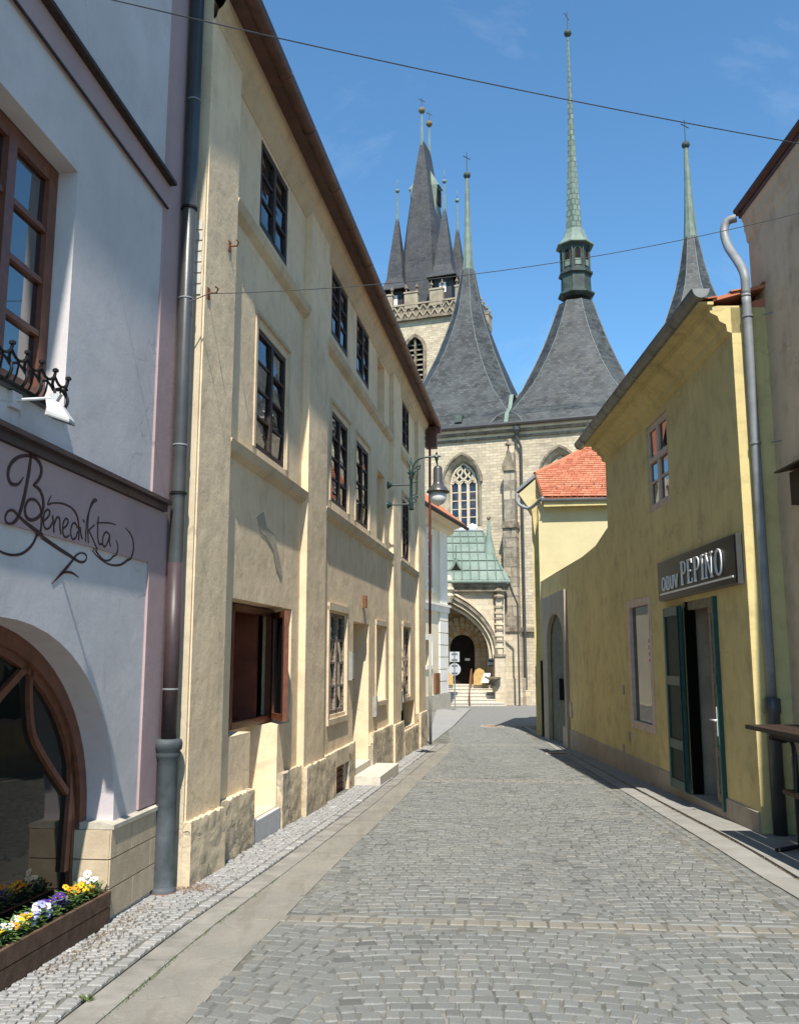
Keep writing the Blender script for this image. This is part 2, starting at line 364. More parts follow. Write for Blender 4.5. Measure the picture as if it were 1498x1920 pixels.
M['buttress'] = masonry('sooty_buttress_ashlar', CA, (.46, .38, .27), (.11, .095, .08), (.50, .43, .32), .8, .6, (.16, .14, .11), .85, (.05, .045, .04))
M['sootstone'] = simple('sooty_carved_sandstone', (.14, .11, .085), .9, .1, 0, .35, 2.5, .4, 12, c2=(.30, .25, .18))
M['jamb'] = simple('brownish_window_jamb', (.30, .25, .18), .9, .1, 0, .3, 1.5, .3, 12, c2=(.50, .43, .31))
M['carved'] = simple('carved_pale_stone', (.50, .43, .31), .9, .1, 0, .2, 2, .3, 12)
M['snowsill'] = simple('white_netting_sill_cover', (.75, .77, .78), .8, .2, 0, .08, 3)
def slate(name, c, c2, green=0):
    k = N(name, .6, .35)
    uv = k.nd('ShaderNodeUVMap').outputs[0]
    b = k.nd('ShaderNodeTexBrick'); k.ln(uv, b.inputs['Vector']); b.inputs['Scale'].default_value = 1
    b.inputs['Brick Width'].default_value = .3; b.inputs['Row Height'].default_value = .2; b.inputs['Mortar Size'].default_value = .018; b.inputs['Mortar Smooth'].default_value = .6; b.inputs['Bias'].default_value = -.1
    b.inputs['Color1'].default_value = (*c, 1); b.inputs['Color2'].default_value = (*c2, 1); b.inputs['Mortar'].default_value = (*sc3(c, .35), 1)
    x = k.mix(k.math('MULTIPLY', k.ramp(k.noise(7, 5, .8), [(.4, 0), (.6, 1)]), .45), b.outputs['Color'], sc3(c, .6))
    x = k.mix(k.math('MULTIPLY', k.ramp(k.noise(1.6, 5, .7), [(.45, 0), (.7, 1)]), .5), x, (.062, .060, .048))
    x = k.mix(k.math('MULTIPLY', k.ramp(k.noise(.7, 4), [(.4, 0), (.7, 1)]), .4), x, sc3(c2, 1.2))
    if green: x = k.mix(k.ramp(k.noise(1.2, 4), [(.5 - green, 0), (.6, 1)]), x, (.25, .42, .33))
    k.col(x); k.bump(b.outputs['Fac'], -.8, .03); return k.m
M['slate'] = slate('grey_roof_slate', (.014, .018, .020), (.075, .084, .085))
M['slate_tower'] = slate('dark_tower_slate', (.026, .029, .034), (.065, .066, .072))
M['slate_cap'] = simple('pale_slate_capping', (.11, .12, .12), .6, .3, 0, .4, 3)
M['parapet'] = simple('dull_weathered_parapet_stone', (.30, .25, .18), .9, .1, 0, .3, 1.6, .3, 12)
def copper(name, c1, c2, c3, sc=.8):
    k = N(name, .65, .3)
    x = k.mix(k.ramp(k.noise(sc, 5, .7), [(.35, 0), (.65, 1)]), c1, c2)
    st = k.noise(1, 5, .7, k.map((3, 3, .5))); x = k.mix(k.math('MULTIPLY', k.ramp(st, [(.5, 0), (.7, 1)]), .6), x, c3)
    k.col(x); k.bump(k.noise(4, 4), .3, .02); return k.m
M['copper'] = copper('green_copper_sheet', (.115, .165, .135), (.19, .24, .195), (.10, .11, .095))
M['copper_dull'] = copper('dull_green_grey_copper', (.11, .15, .12), (.17, .215, .175), (.06, .065, .055), 1.4)
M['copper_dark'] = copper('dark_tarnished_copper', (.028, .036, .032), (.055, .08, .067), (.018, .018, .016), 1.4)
M['gold'] = simple('tarnished_gilded_ball', (.17, .125, .06), .7, .2, 0, .2, 3)
def patch_copper():
    k = N('patchwork_copper_shingles', .6, .3)
    b = k.nd('ShaderNodeTexBrick'); k.ln(k.nd('ShaderNodeUVMap').outputs[0], b.inputs['Vector']); b.inputs['Scale'].default_value = 1
    b.inputs['Brick Width'].default_value = .35; b.inputs['Row Height'].default_value = .42; b.inputs['Mortar Size'].default_value = .05
    b.inputs['Color1'].default_value = (.165, .225, .18, 1); b.inputs['Color2'].default_value = (.10, .14, .115, 1); b.inputs['Mortar'].default_value = (.07, .09, .077, 1)
    k.col(k.mix(k.ramp(k.noise(1.6, 4), [(.45, 0), (.6, .6)]), b.outputs['Color'], (.13, .17, .14))); k.bump(b.outputs['Fac'], -.6, .02); return k.m
M['patch'] = patch_copper()
def tilemat():
    k = N('new_orange_clay_tile', .75, .2); g = k.nd('ShaderNodeNewGeometry')
    c = k.ramp(g.outputs['Random Per Island'], [(0, (.33, .105, .055)), (.5, (.43, .15, .08)), (1, (.50, .20, .115))])
    k.col(k.mix(k.math('MULTIPLY', k.noise(1.2, 4), .3), c, (.40, .15, .08))); return k.m
M['tile'] = tilemat()
def glass(name, c=(.012, .014, .016), r=.03, spec=.8):
    k = N(name, r, spec); k.col(c); k.bump(k.noise(1.7, 2), .12, .02); return k.m
M['glass'] = glass('dark_window_glass'); M['shopglass'] = glass('shaded_shop_glass', (.008, .009, .008), .03, .28)
def clearglass():
    m = bpy.data.materials.new('clear_window_glass'); m.use_nodes = True; t = m.node_tree
    for n in list(t.nodes):
        if n.type != 'OUTPUT_MATERIAL': t.nodes.remove(n)
    out = t.nodes['Material Output']; mx = t.nodes.new('ShaderNodeMixShader'); f = t.nodes.new('ShaderNodeFresnel'); f.inputs[0].default_value = 1.45
    a = t.nodes.new('ShaderNodeBsdfTransparent'); a.inputs[0].default_value = (.75, .8, .8, 1); g = t.nodes.new('ShaderNodeBsdfGlossy'); g.inputs['Roughness'].default_value = .02; g.inputs[0].default_value = (.28, .28, .28, 1)
    t.links.new(f.outputs[0], mx.inputs[0]); t.links.new(a.outputs[0], mx.inputs[1]); t.links.new(g.outputs[0], mx.inputs[2]); t.links.new(mx.outputs[0], out.inputs[0]); return m
M['clear'] = clearglass()
def stained():
    k = N('stained_glass', .25, .5); v = k.nd('ShaderNodeTexVoronoi'); v.inputs['Scale'].default_value = 4.2; k.ln(k.tc, v.inputs['Vector'])
    sx = k.nd('ShaderNodeSeparateColor'); k.ln(v.outputs['Color'], sx.inputs[0])
    c = k.ramp(sx.outputs[0], [(0, (.015, .022, .05)), (.35, (.022, .04, .085)), (.55, (.015, .015, .02)), (.75, (.055, .022, .03)), (.9, (.06, .06, .06)), (1, (.03, .06, .09))])
    e = k.nd('ShaderNodeTexVoronoi', feature='DISTANCE_TO_EDGE'); e.inputs['Scale'].default_value = 4.2; k.ln(k.tc, e.inputs['Vector'])
    k.col(k.mix(k.ramp(e.outputs['Distance'], [(0, 1), (.05, 0)]), c, (.015, .015, .015))); return k.m
M['stained'] = stained()
def opal():
    k = N('opal_lamp_globe', .12, .6); k.col((.62, .62, .60)); return k.m
M['opal'] = opal()

# ------------------------------------------------------------------ ground and street
mb = MB()
xs = [-400, 400]; ysl = [-60, 60, 1500]
zz = [1.2 - .09, -1.2 - .09, -1.29]
for i in range(2):
    mb.quad((-400, ysl[i], zz[i]), (400, ysl[i], zz[i]), (400, ysl[i + 1], zz[i + 1]), (-400, ysl[i + 1], zz[i + 1]))
tag(obj('ground', mb, M['farpave']), 'flat ground under the town', kind='structure')
def interp(tab, Y):
    if Y <= tab[0][0]: a, b = tab[0], tab[1]
    elif Y >= tab[-1][0]: a, b = tab[-2], tab[-1]
    else:
        for a, b in zip(tab, tab[1:]):
            if a[0] <= Y <= b[0]: break
    return a[1] + (b[1] - a[1]) * (Y - a[0]) / (b[0] - a[0])
kerbL = lambda Y: interp([(4.5, -1.62), (6.08, -1.44), (8.06, -1.12), (12, -.53), (19.6, .50), (22, .86)], Y)
settL = lambda Y: interp([(4.5, -1.04), (5.66, -.93), (6.6, -.8), (7.65, -.67), (8.77, -.52), (11, -.2), (15.05, .33), (20, 1.02), (24, 1.3), (30, 1.5)], Y)
settR = lambda Y: interp([(3, 2.62), (7.5, 2.72), (9, 2.80), (12, 2.92), (20, 3.25), (30, 3.85)], Y)
kerbR = lambda Y: interp([(3, 3.12), (7.7, 3.19), (9, 3.29), (12, 3.36), (20, 3.62), (30, 4.05)], Y)
wallL = lambda Y: (-2.64 + .108 * Y) if Y < 7.3 else (-2.77 + .1516 * Y)
wallR = lambda Y: (3.9 + .014 * Y) if Y < 9.7 else (3.58 + .014 * Y + max(0, Y - 20) * .01)
road = tag(obj('road', MB().hexa([(-2.6, 1.5, gz(1.5) - .08), (4.6, 1.5, gz(1.5) - .08), (7, 31, gz(31) - .08), (-1, 31, gz(31) - .08),
    (-2.6, 1.5, gz(1.5) - .007), (4.6, 1.5, gz(1.5) - .007), (7, 31, gz(31) - .007), (-1, 31, gz(31) - .007)]), M['joint']), 'street between the house fronts', kind='structure')
tag(obj('square', MB().quad((-40, 30.9, gz(30.9) - .012), (60, 30.9, gz(30.9) - .012), (60, 59, gz(59) - .01), (-40, 59, gz(59) - .01)), M['farpave']), 'open paved street in front of the church', kind='structure')
def stone_shape(mbx, c, ux, uy, L, Wd, z, h=.03, ch=.012, jit=.006, tilt=.003):
    # c centre (x, y), ux unit along length, L x Wd
    p = []
    for sx, sy in ((-1, -1), (1, -1), (1, 1), (-1, 1)):
        p.append((c[0] + ux[0] * sx * L / 2 + uy[0] * sy * Wd / 2 + random.uniform(-jit, jit), c[1] + ux[1] * sx * L / 2 + uy[1] * sy * Wd / 2 + random.uniform(-jit, jit)))
    i = len(mbx.v); zt = z + random.uniform(-tilt, tilt)
    sl = -.02
    for x, y in p: mbx.v.append((x, y, zt - h + sl * (y - c[1])))
    for x, y in p: mbx.v.append((x, y, zt - ch + sl * (y - c[1])))
    for x, y in p:
        k = 1 - 2 * ch / min(L, Wd) * .8
        mbx.v.append((c[0] + (x - c[0]) * k, c[1] + (y - c[1]) * k, zt + sl * (y - c[1]) + random.uniform(-tilt, tilt) * .7))
    for a in (0, 4):
        for j in range(4): mbx.f.append((i + a + j, i + a + (j + 1) % 4, i + a + 4 + (j + 1) % 4, i + a + 4 + j))
    mbx.f.append((i + 8, i + 9, i + 10, i + 11))
# stones collected first, the 300 nearest of a kind become parts, the rest one 'stuff' part
def lay(name, mat, parent, stones, single=300, h=.03, ch=.012, jit=.006, tilt=.003):
    stones.sort(key=lambda s: s[0][0] ** 2 * .25 + s[0][1] ** 2 + (100 if not (-4.6 < s[0][0] / max(s[0][1], .1) * 10 < 4.6) or s[0][1] < 4.45 else 0))
    shapes = {}
    for k, (c, ang, L, Wd, z) in enumerate(stones[:single]):
        key = (round(L / .02), round(Wd / .02), random.randrange(4))
        if key not in shapes:
            m2 = MB(); stone_shape(m2, (0, 0), (1, 0), (0, 1), key[0] * .02 - .004, key[1] * .02 - .004, 0, h, ch, jit, tilt)
            me = bpy.data.meshes.new(name); me.from_pydata(m2.v, [], m2.f); me.materials.append(mat); shapes[key] = me
        o = bpy.data.objects.new(name, shapes[key]); COL.objects.link(o); o.parent = parent
        o.location = (c[0], c[1], z + random.uniform(-.002, .002)); o.rotation_euler = (0, 0, ang)
    if len(stones) > single:
        m2 = MB()
        for c, ang, L, Wd, z in stones[single:]:
            stone_shape(m2, c, (cos(ang), sin(ang)), (-sin(ang), cos(ang)), L, Wd, z, h, ch, jit, tilt)
        tag(obj(name + 's', m2, mat, parent), kind='stuff')
bands = [6.42, 14.9, 22.6]
def bandY(X, b): return b - .095 * X
setts = []; tan = []; big = []
row = 0; y0 = 2.2
while y0 < 31:
    x = -2.2 + random.uniform(0, .1)
    while x < 4.4:
        L = random.uniform(.078, .125); xc = x + L / 2
        ph = ((xc + .35) % 1.75) / 1.75
        off = .16 * (1 - (2 * ph - 1) ** 2); slope = .16 * -(2 * ph - 1) * 4 / 1.75
        damp = 1.0 if y0 > 1 else 0
        yc = y0 - .095 * xc + off * .8
        if settL(yc) + L * .35 < xc < settR(yc) - L * .35 and not any(abs(yc - bandY(xc, b)) < .175 for b in bands):
            setts.append(((xc, yc), math.atan(-.095 + slope * .8) + random.uniform(-.05, .05), L - .006, .0965 + random.uniform(-.006, .005), gz(yc) + random.uniform(-.003, .003)))
        x += L
    y0 += .101; row += 1
for b in bands:
    for side in (-1, 1):
        x = -1.2
        while x < 4.2:
            L = random.uniform(.19, .36); xc = x + L / 2; yc = bandY(xc, b) + side * .124
            if settL(yc) + .05 < xc < settR(yc): big.append(((xc, yc), -.095, L - .012, .085, gz(yc)))
            x += L
    x = -1.4
    while x < 4.2:
        L = .108; xc = x + L / 2; yc = bandY(xc, b)
        if settL(yc) - .15 < xc < settR(yc): tan.append(((xc, yc), -.095 + random.uniform(-.02, .02), L - .006, .132, gz(yc) + .001))
        x += L
lay('sett', M['sett'], road, setts, 300, .034, .007, .008, .0016)
lay('band_stone', M['sett'], road, big, 60, .034, .012, .006, .003)
lay('band_sett', M['tansett'], road, tan, 60, .034, .006, .002, .001)
# long rows of setts beside the right slab strip
rows = []
for r in range(2):
    y = 3.0
    while y < 24:
        L = random.uniform(.14, .26); yc = y + L / 2; xc = settR(yc) + .055 + r * .1
        rows.append(((xc, yc), pi / 2 - math.atan(.05), L - .012, .088, gz(yc))); y += L
lay('edge_sett', M['sett'], road, rows, 60, .034, .01, .004, .002)
# gutter strip and kerb on the left
def strip(mbx, fa, fb, ya, yb, z0, z1, step=.5):
    y = ya
    while y < yb - 1e-6:
        y2 = min(yb, y + step)
        mbx.hexa([(fa(y), y, gz(y) + z0), (fb(y), y, gz(y) + z0), (fb(y2), y2, gz(y2) + z0), (fa(y2), y2, gz(y2) + z0),
                  (fa(y), y, gz(y) + z1), (fb(y), y, gz(y) + z1), (fb(y2), y2, gz(y2) + z1), (fa(y2), y2, gz(y2) + z1)]); y = y2
m2 = MB(); strip(m2, lambda Y: kerbL(Y) + .192, lambda Y: settL(Y) + .03, 2.5, 26, -.07, -.001, .6)
obj('gutter_strip', m2, M['strip'], road)
y = 2.6
while y < 22:
    L = random.uniform(.7, 1.15); m2 = MB(); dz = random.uniform(-.003, .003)
    strip(m2, lambda Y: kerbL(Y) + .014, lambda Y: kerbL(Y) + .19, y, y + L - .012, -.07, .006 + dz, L)
    obj('kerb_stone', m2, M['kerb'], road); y += L
m2 = MB(); random.seed(4)
for k in range(900):                                     # moss and weeds in the channel joint
    Y = 4.5 + 3.2 * random.random() ** 1.3; x = kerbL(Y) + .197 + random.gauss(0, .008)
    if math.sin(Y * 5.1) + math.sin(Y * 11.7) < -.2 and random.random() < .8: continue
    hh = random.uniform(.006, .022); a = random.uniform(0, 6.28); z = gz(Y) - .004
    m2.v += [(x, Y, z), (x + .006 * cos(a), Y + .006 * sin(a), z), (x + .012 * cos(a + 1), Y + .012 * sin(a + 1), z + hh)]; i = len(m2.v); m2.f.append((i - 3, i - 2, i - 1))
tag(obj('moss', m2, M['grass']), 'thin moss and weeds along the kerb channel on the left', 'moss', kind='stuff')
# left pavement of small pale cobbles
pavL = tag(obj('pavement', MB(), M['joint']), 'narrow pale cobbled pavement along the left house fronts', kind='structure')
m2 = MB(); strip(m2, lambda Y: wallL(Y) - .25, lambda Y: kerbL(Y), 2.5, 22.5, -.07, .004, .5)
pavL.data.from_pydata(m2.v, [], m2.f)
cob = []; edge = []
y = 2.6
while y < 22:
    x = kerbL(y) - .055; edge.append(((x + .01, y), math.atan2(1, .15) - pi / 2 + random.uniform(-.04, .04) + .1, .082, .088, gz(y) + .016))
    x -= .085; d = 0
    while x > wallL(y) - .0:
        s = random.uniform(.040, .062)
        cob.append(((x - d, y + .03 * sin(d * 9 + y * 2) + random.uniform(-.006, .006)), .14 + random.uniform(-.12, .12), s, random.uniform(.043, .054), gz(y) + .016)); x -= s + .006
    y += .056
lay('cobble', M['cobble'], pavL, cob, 280, .02, .005, .006, .003)
edge = edge[::1]; lay('edge_cobble', M['cobble'], pavL, [e for i, e in enumerate(edge) if i % 3 != 2], 20, .02, .006, .004, .002)
# right pavement: smooth slabs
pavR = tag(obj('pavement', MB(), M['joint']), 'pavement of pale slabs along the yellow house on the right', kind='structure')
m2 = MB(); strip(m2, lambda Y: settR(Y) + .2, lambda Y: wallR(Y) + .3, 2.5, 30.8, -.07, -.006, .6)
pavR.data.from_pydata(m2.v, [], m2.f)
y = 2.6
while y < 30:
    L = random.uniform(1.15, 1.5); m2 = MB(); strip(m2, lambda Y: settR(Y) + .212, lambda Y: kerbR(Y) - .006, y, y + L - .014, -.05, .004 + random.uniform(-.002, .002), L)
    obj('slab', m2, M['slab'], pavR); y += L
y = 2.9
while y < 30:
    L = random.uniform(.8, 1.1); m2 = MB(); strip(m2, lambda Y: kerbR(Y) + .016, lambda Y: wallR(Y) + (.02 if Y > 9.7 else .0), y, y + L - .012, -.05, .022 + random.uniform(-.002, .002), L)
    obj('paving_slab', m2, M['slab'], pavR); y += L
m2 = MB()
for k in range(2600):                                    # dirt and crumbs in the right joint line
    Y = random.uniform(5.5, 13); x = kerbR(Y) + .005 + random.gauss(0, .006); z = gz(Y) + .0
    a = random.uniform(0, 6.28); r = random.uniform(.003, .009)
    m2.v += [(x, Y, z), (x + r * cos(a), Y + 2 * r * sin(a), z + r * .4), (x + r * cos(a + 1.4), Y + 2 * r * sin(a + 1.4), z + r)]; i = len(m2.v); m2.f.append((i - 3, i - 2, i - 1))
tag(obj('dirt', m2, M['litter']), 'brown dirt caught in the long joint of the right pavement', 'dirt', kind='stuff')
# pavement apron and kerb in front of the church and the cream corner house
m2 = MB(); m2.hexa([(.62, 21.9, gz(22) - .1), (1.7, 30, gz(30) - .1), (3.6, 47, gz(47) - .1), (1.9, 47, gz(47) - .1),
                    (.62, 21.9, gz(22) + .0), (1.7, 30, gz(30) + .03), (3.6, 47, gz(47) + .06), (1.9, 47, gz(47) + .06)])
tag(obj('far_pavement', m2, M['cobble']), 'sunlit pale pavement at the foot of the cream corner house', kind='structure')

# ------------------------------------------------------------------ generic house pieces
def shell(mbx, fr, t0, t1, z0, z1, depth, off=0):
    a = [fr.P(t0, off, z0), fr.P(t0, off, z1), fr.P(t0, -depth, z1), fr.P(t0, -depth, z0)]; mbx.poly(a)
    b = [fr.P(t1, off, z0), fr.P(t1, off, z1), fr.P(t1, -depth, z1), fr.P(t1, -depth, z0)]; mbx.poly(b)
    mbx.quad(fr.P(t0, -depth, z0), fr.P(t1, -depth, z0), fr.P(t1, -depth, z1), fr.P(t0, -depth, z1))
    mbx.quad(fr.P(t0, off, z1), fr.P(t1, off, z1), fr.P(t1, -depth, z1), fr.P(t0, -depth, z1))
def window(parent, fr, t0, t1, z0, z1, off, cols, rows, fm, gm, fw=.05, bar=.022, mull=.055, mid=None, th=.05, label=None, back=True, tilt=.006, rowz=None):
    m = MB()
    m.box(fr, t0, t0 + fw, off - th, off, z0, z1); m.box(fr, t1 - fw, t1, off - th, off, z0, z1)
    m.box(fr, t0 + fw, t1 - fw, off - th, off - .002, z0, z0 + fw * 1.2); m.box(fr, t0 + fw, t1 - fw, off - th, off - .002, z1 - fw, z1)
    tc = [t0 + fw + (t1 - t0 - 2 * fw) * k / cols for k in range(cols + 1)]
    zc = rowz or [z0 + fw * 1.2 + (z1 - z0 - 2.2 * fw) * k / rows for k in range(rows + 1)]
    for k in range(1, cols):
        wd = mull if (cols == 2 or k == cols // 2) else bar
        m.box(fr, tc[k] - wd / 2, tc[k] + wd / 2, off - th, off + .008, z0 + fw, z1 - fw)
    for k in range(1, rows):
        m.box(fr, t0 + fw, t1 - fw, off - th * .8, off - .004, zc[k] - bar / 2, zc[k] + bar / 2)
    wo = obj('window', m, fm, parent, label=label)
    for c in range(cols):
        for r in range(rows):
            g = MB(); d = [random.uniform(-tilt, tilt) for _ in range(4)]; q = off - th * .55
            g.hexa([fr.P(tc[c], q - .006 + d[0], zc[r]), fr.P(tc[c + 1], q - .006 + d[1], zc[r]), fr.P(tc[c + 1], q + d[1], zc[r]), fr.P(tc[c], q + d[0], zc[r]),
                    fr.P(tc[c], q - .006 + d[3], zc[r + 1]), fr.P(tc[c + 1], q - .006 + d[2], zc[r + 1]), fr.P(tc[c + 1], q + d[2], zc[r + 1]), fr.P(tc[c], q + d[3], zc[r + 1])])
            obj('pane', g, gm, wo)
    return wo
def rough_block(name, parent, fr, t0, t1, o0, o1, z0, z1, m, amp=.018, seed=0, nt=14, nz=8, topjit=.02, label=None):
    # a lumpy, hacked block: front and top grids displaced
    R = random.Random(seed); b = MB(); nz = max(3, nz); nt = max(3, int((t1 - t0) / .04)); nz = 16
    P = [[None] * (nt + 1) for _ in range(nz + 1)]
    base = [R.uniform(-1, 1) for _ in range(64)]
    def nz2(a, c):
        v = 0
        for q in range(6):
            v += abs(sin(a * (3 + q * 5.3) + c * (2 + q * 3) * base[q] + base[q] * 6) * sin(c * (4 + q * 6.1) + a * base[q + 20] * 5 + base[q + 8] * 6)) * 1.6 / (1 + q * .5) - .4
        return v / 2
    for i in range(nz + 1):
        for j in range(nt + 1):
            t = t0 + (t1 - t0) * j / nt; z = z0 + (z1 - z0) * i / nz
            d = nz2(t * 1.3, z * 1.7) * amp + R.uniform(-amp, amp) * .35
            if i == nz: z += R.uniform(-topjit, topjit) * .5; d -= amp * .6
            if j in (0, nt): d *= .3
            P[i][j] = fr.P(t, o1 + d, z)
    i0 = len(b.v)
    for r in P: b.v += r
    n = nt + 1
    for i in range(nz):
        for j in range(nt): b.f.append((i0 + i * n + j, i0 + i * n + j + 1, i0 + (i + 1) * n + j + 1, i0 + (i + 1) * n + j))
    for j in range(nt): b.quad(P[nz][j], P[nz][j + 1], fr.P(t0 + (t1 - t0) * (j + 1) / nt, o0, z1), fr.P(t0 + (t1 - t0) * j / nt, o0, z1))
    for i in range(nz):
        za = z0 + (z1 - z0) * i / nz; zb = z0 + (z1 - z0) * (i + 1) / nz
        b.quad(P[i][0], P[i + 1][0], fr.P(t0, o0, zb), fr.P(t0, o0, za)); b.quad(P[i][nt], P[i + 1][nt], fr.P(t1, o0, zb), fr.P(t1, o0, za))
    return obj(name, b, m, parent, True, label)

# ------------------------------------------------------------------ BEIGE HOUSE (left, long)
g0, g1 = 7.42, 22.75
beige = thing('beige_house', BE.P(7.42, 0, gz(7.4)), 'long three-storey house of stained beige plaster with pilasters and old brown windows', 'house')
d0 = -.085
bay = [(8.19, 11.03), (12.03, 17.72), (18.68, 21.5)]
wins_up = [(9.12, 10.19, 6.15, 7.15), (12.53, 13.66, 6.2, 7.2), (14.36, 15.47, 6.22, 7.2), (19.44, 20.48, 6.2, 7.2)]
wins_mid = [(9.18, 10.27, 3.74, 5.05), (12.63, 13.77, 3.78, 5.1), (14.4, 15.5, 3.76, 5.1), (19.43, 20.45, 3.73, 5.03)]
holes = []; deps = []
for h in wins_up + wins_mid: holes.append(rectloop(*h)); deps.append(.06)
for h in ((16.33, 17.09, 6.06, 7.16), (16.33, 17.12, 3.74, 5.02)): holes.append(rectloop(*h)); deps.append(.16)
holes.append([(8.6, .89), (9.25, .89), (9.25, gz(9) - .0 + .22), (10.2, gz(9) + .22), (10.2, .89), (10.7, .89), (10.7, 2.165), (8.6, 2.165)]); deps.append(.34)
holes.append(rectloop(12.62, 13.72, .84, 2.23)); deps.append(.07)
holes.append(rectloop(14.28, 15.6, gz(15) + .2, 2.175)); deps.append(.75)
holes.append(rectloop(16.33, 17.2, .87, 2.17)); deps.append(.3)
holes.append(rectloop(19.48, 20.46, .84, 2.245)); deps.append(.07)
holes.append(rectloop(19.3, 21.3, .15, .68)); deps.append(.25)
holes.append(rectloop(13.0, 13.74, -.32, .12)); deps.append(.05)
m = MB(); m.sheet(BE, rectloop(8.1, g1, -.75, 7.5), holes, d0, deps); shell(m, BE, 7.43, g1, -.75, 7.5, 7, -.02)
obj('wall', m, M['beige'], beige)
# blind backs of niches and the room behind the open ground floor window
m = MB()
for (a, b, c, d), dd in (((16.3, 17.1, 6.0, 7.2), .16), ((16.3, 17.15, 3.7, 5.1), .16), ((16.3, 17.25, .8, 2.2), .3)):
    m.box(BE, a, b, d0 - dd - .03, d0 - dd, c, d)
m.box(BE, 9.2, 10.25, d0 - .37, d0 - .34, -.4, .9)
obj('niche_back', m, M['beige'], beige)
m = MB(); m.box(BE, 14.2, 15.7, d0 - .8, d0 - .75, -.4, 2.3); obj('door', m, M['darkwood'], beige, label='dark door deep inside its passage')
m = MB(); m.box(BE, 12.96, 13.78, d0 - .07, d0 - .035, -.36, .14)
v = obj('cellar_vent', m, M['rust'], beige)
m = MB()
for k in range(5): m.box(BE, 13.02, 13.72, d0 - .035, d0 - .02, -.29 + k * .085, -.24 + k * .085)
obj('vent_slat', m, M['rust'], v)
for (a, b) in ((7.42, 8.19), (11.03, 12.03), (17.72, 18.68), (21.5, g1)):
    m = MB(); m.box(BE, a, b, d0 - .02, 0, -.7, 7.28); obj('pilaster', m, M['beige'], beige)
# string sills under each row and a coved cornice
for (a, b) in bay:
    for z in (5.96, 3.6):
        m = MB(); m.hexa([BE.P(a, d0, z - .13), BE.P(b, d0, z - .13), BE.P(b, -.015, z - .08), BE.P(a, -.015, z - .08), BE.P(a, d0, z + .05), BE.P(b, d0, z + .05), BE.P(b, .015, z), BE.P(a, .015, z)])
        obj('sill', m, M['beige_trim'], beige)
for (a, b) in bay:
    m = MB(); m.hexa([BE.P(a, d0, 7.2), BE.P(b, d0, 7.2), BE.P(b, d0 + .01, 7.2), BE.P(a, d0 + .01, 7.2), BE.P(a, d0, 7.3), BE.P(b, d0, 7.3), BE.P(b, 0, 7.28), BE.P(a, 0, 7.28)])
    m.box(BE, a, b, d0, -.002, 7.281, 7.33); obj('frieze', m, M['beige_trim'], beige)
m = MB(); prof = [(0, 7.281), (.02, 7.30), (.03, 7.36), (.075, 7.40), (.1, 7.45), (.11, 7.50)]
for a, b in zip(prof, prof[1:]): m.quad(BE.P(7.42, a[0], a[1]), BE.P(g1, a[0], a[1]), BE.P(g1, b[0], b[1]), BE.P(7.42, b[0], b[1]))
m.poly([BE.P(g1, *p) for p in prof + [(-.1, 7.5), (-.1, 7.281)]]); obj('cornice', m, M['beige_trim'], beige, True)
# eave: soffit boards, gutter and roof
m = MB(); m.box(BE, 7.42, g1 + .3, .06, .27, 7.5, 7.55); obj('soffit', m, M['brownmetal'], beige)
t = 7.42
while t < g1 + .3:
    t2 = min(g1 + .3, t + random.uniform(.9, 1.3)); ring = []
    for k in range(9):
        a = pi * k / 8; ring.append((.315 - .075 * cos(a), 7.53 - .085 * sin(a)))
    m = MB(); m.loft([[BE.P(q, *p) for p in ring] for q in (t, t2 - .01)], False, False)
    m.tube([BE.P(t2 - .01, p[0], p[1]) for p in ring], .008, 5); obj('gutter', m, M['brownmetal'], beige, True); t = t2
m = MB(); m.quad(BE.P(7.38, .38, 7.53), BE.P(g1 + .35, .38, 7.53), BE.P(g1 + .35, -3.5, 10.4), BE.P(7.38, -3.5, 10.4)); m.quad(BE.P(7.38, -3.5, 10.4), BE.P(g1 + .35, -3.5, 10.4), BE.P(g1 + .35, -7.2, 7.4), BE.P(7.38, -7.2, 7.4))
m.poly([BE.P(g1 + .1, 0, 7.5), BE.P(g1 + .1, -7, 7.5), BE.P(g1 + .1, -3.5, 10.3)]); m.poly([BE.P(7.42, 0, 7.5), BE.P(7.42, -7, 7.5), BE.P(7.42, -3.5, 10.3)])
m.box(BE, g1 + .25, g1 + .34, -.1, .38, 7.33, 7.55)
obj('roof', m, M['brownmetal'], beige)
m = MB(); m.tube([BE.P(g1 + .2, .33, 7.46), BE.P(g1 + .16, .3, 7.3), BE.P(g1 + .1, .12, 7.1), BE.P(g1 + .08, .1, 2.2)], .032, 10); obj('downpipe', m, M['redpipe'], beige, True)
obj('downpipe_foot', MB().tube([BE.P(g1 + .08, .1, 2.2), BE.P(g1 + .08, .1, -.5)], .036, 10), M['boxgrey'], beige, True)
m = MB(); m.box(BE, g1 + .0, g1 + .24, .02, .3, 6.9, 7.46); obj('eave_box', m, M['brownmetal'], beige)
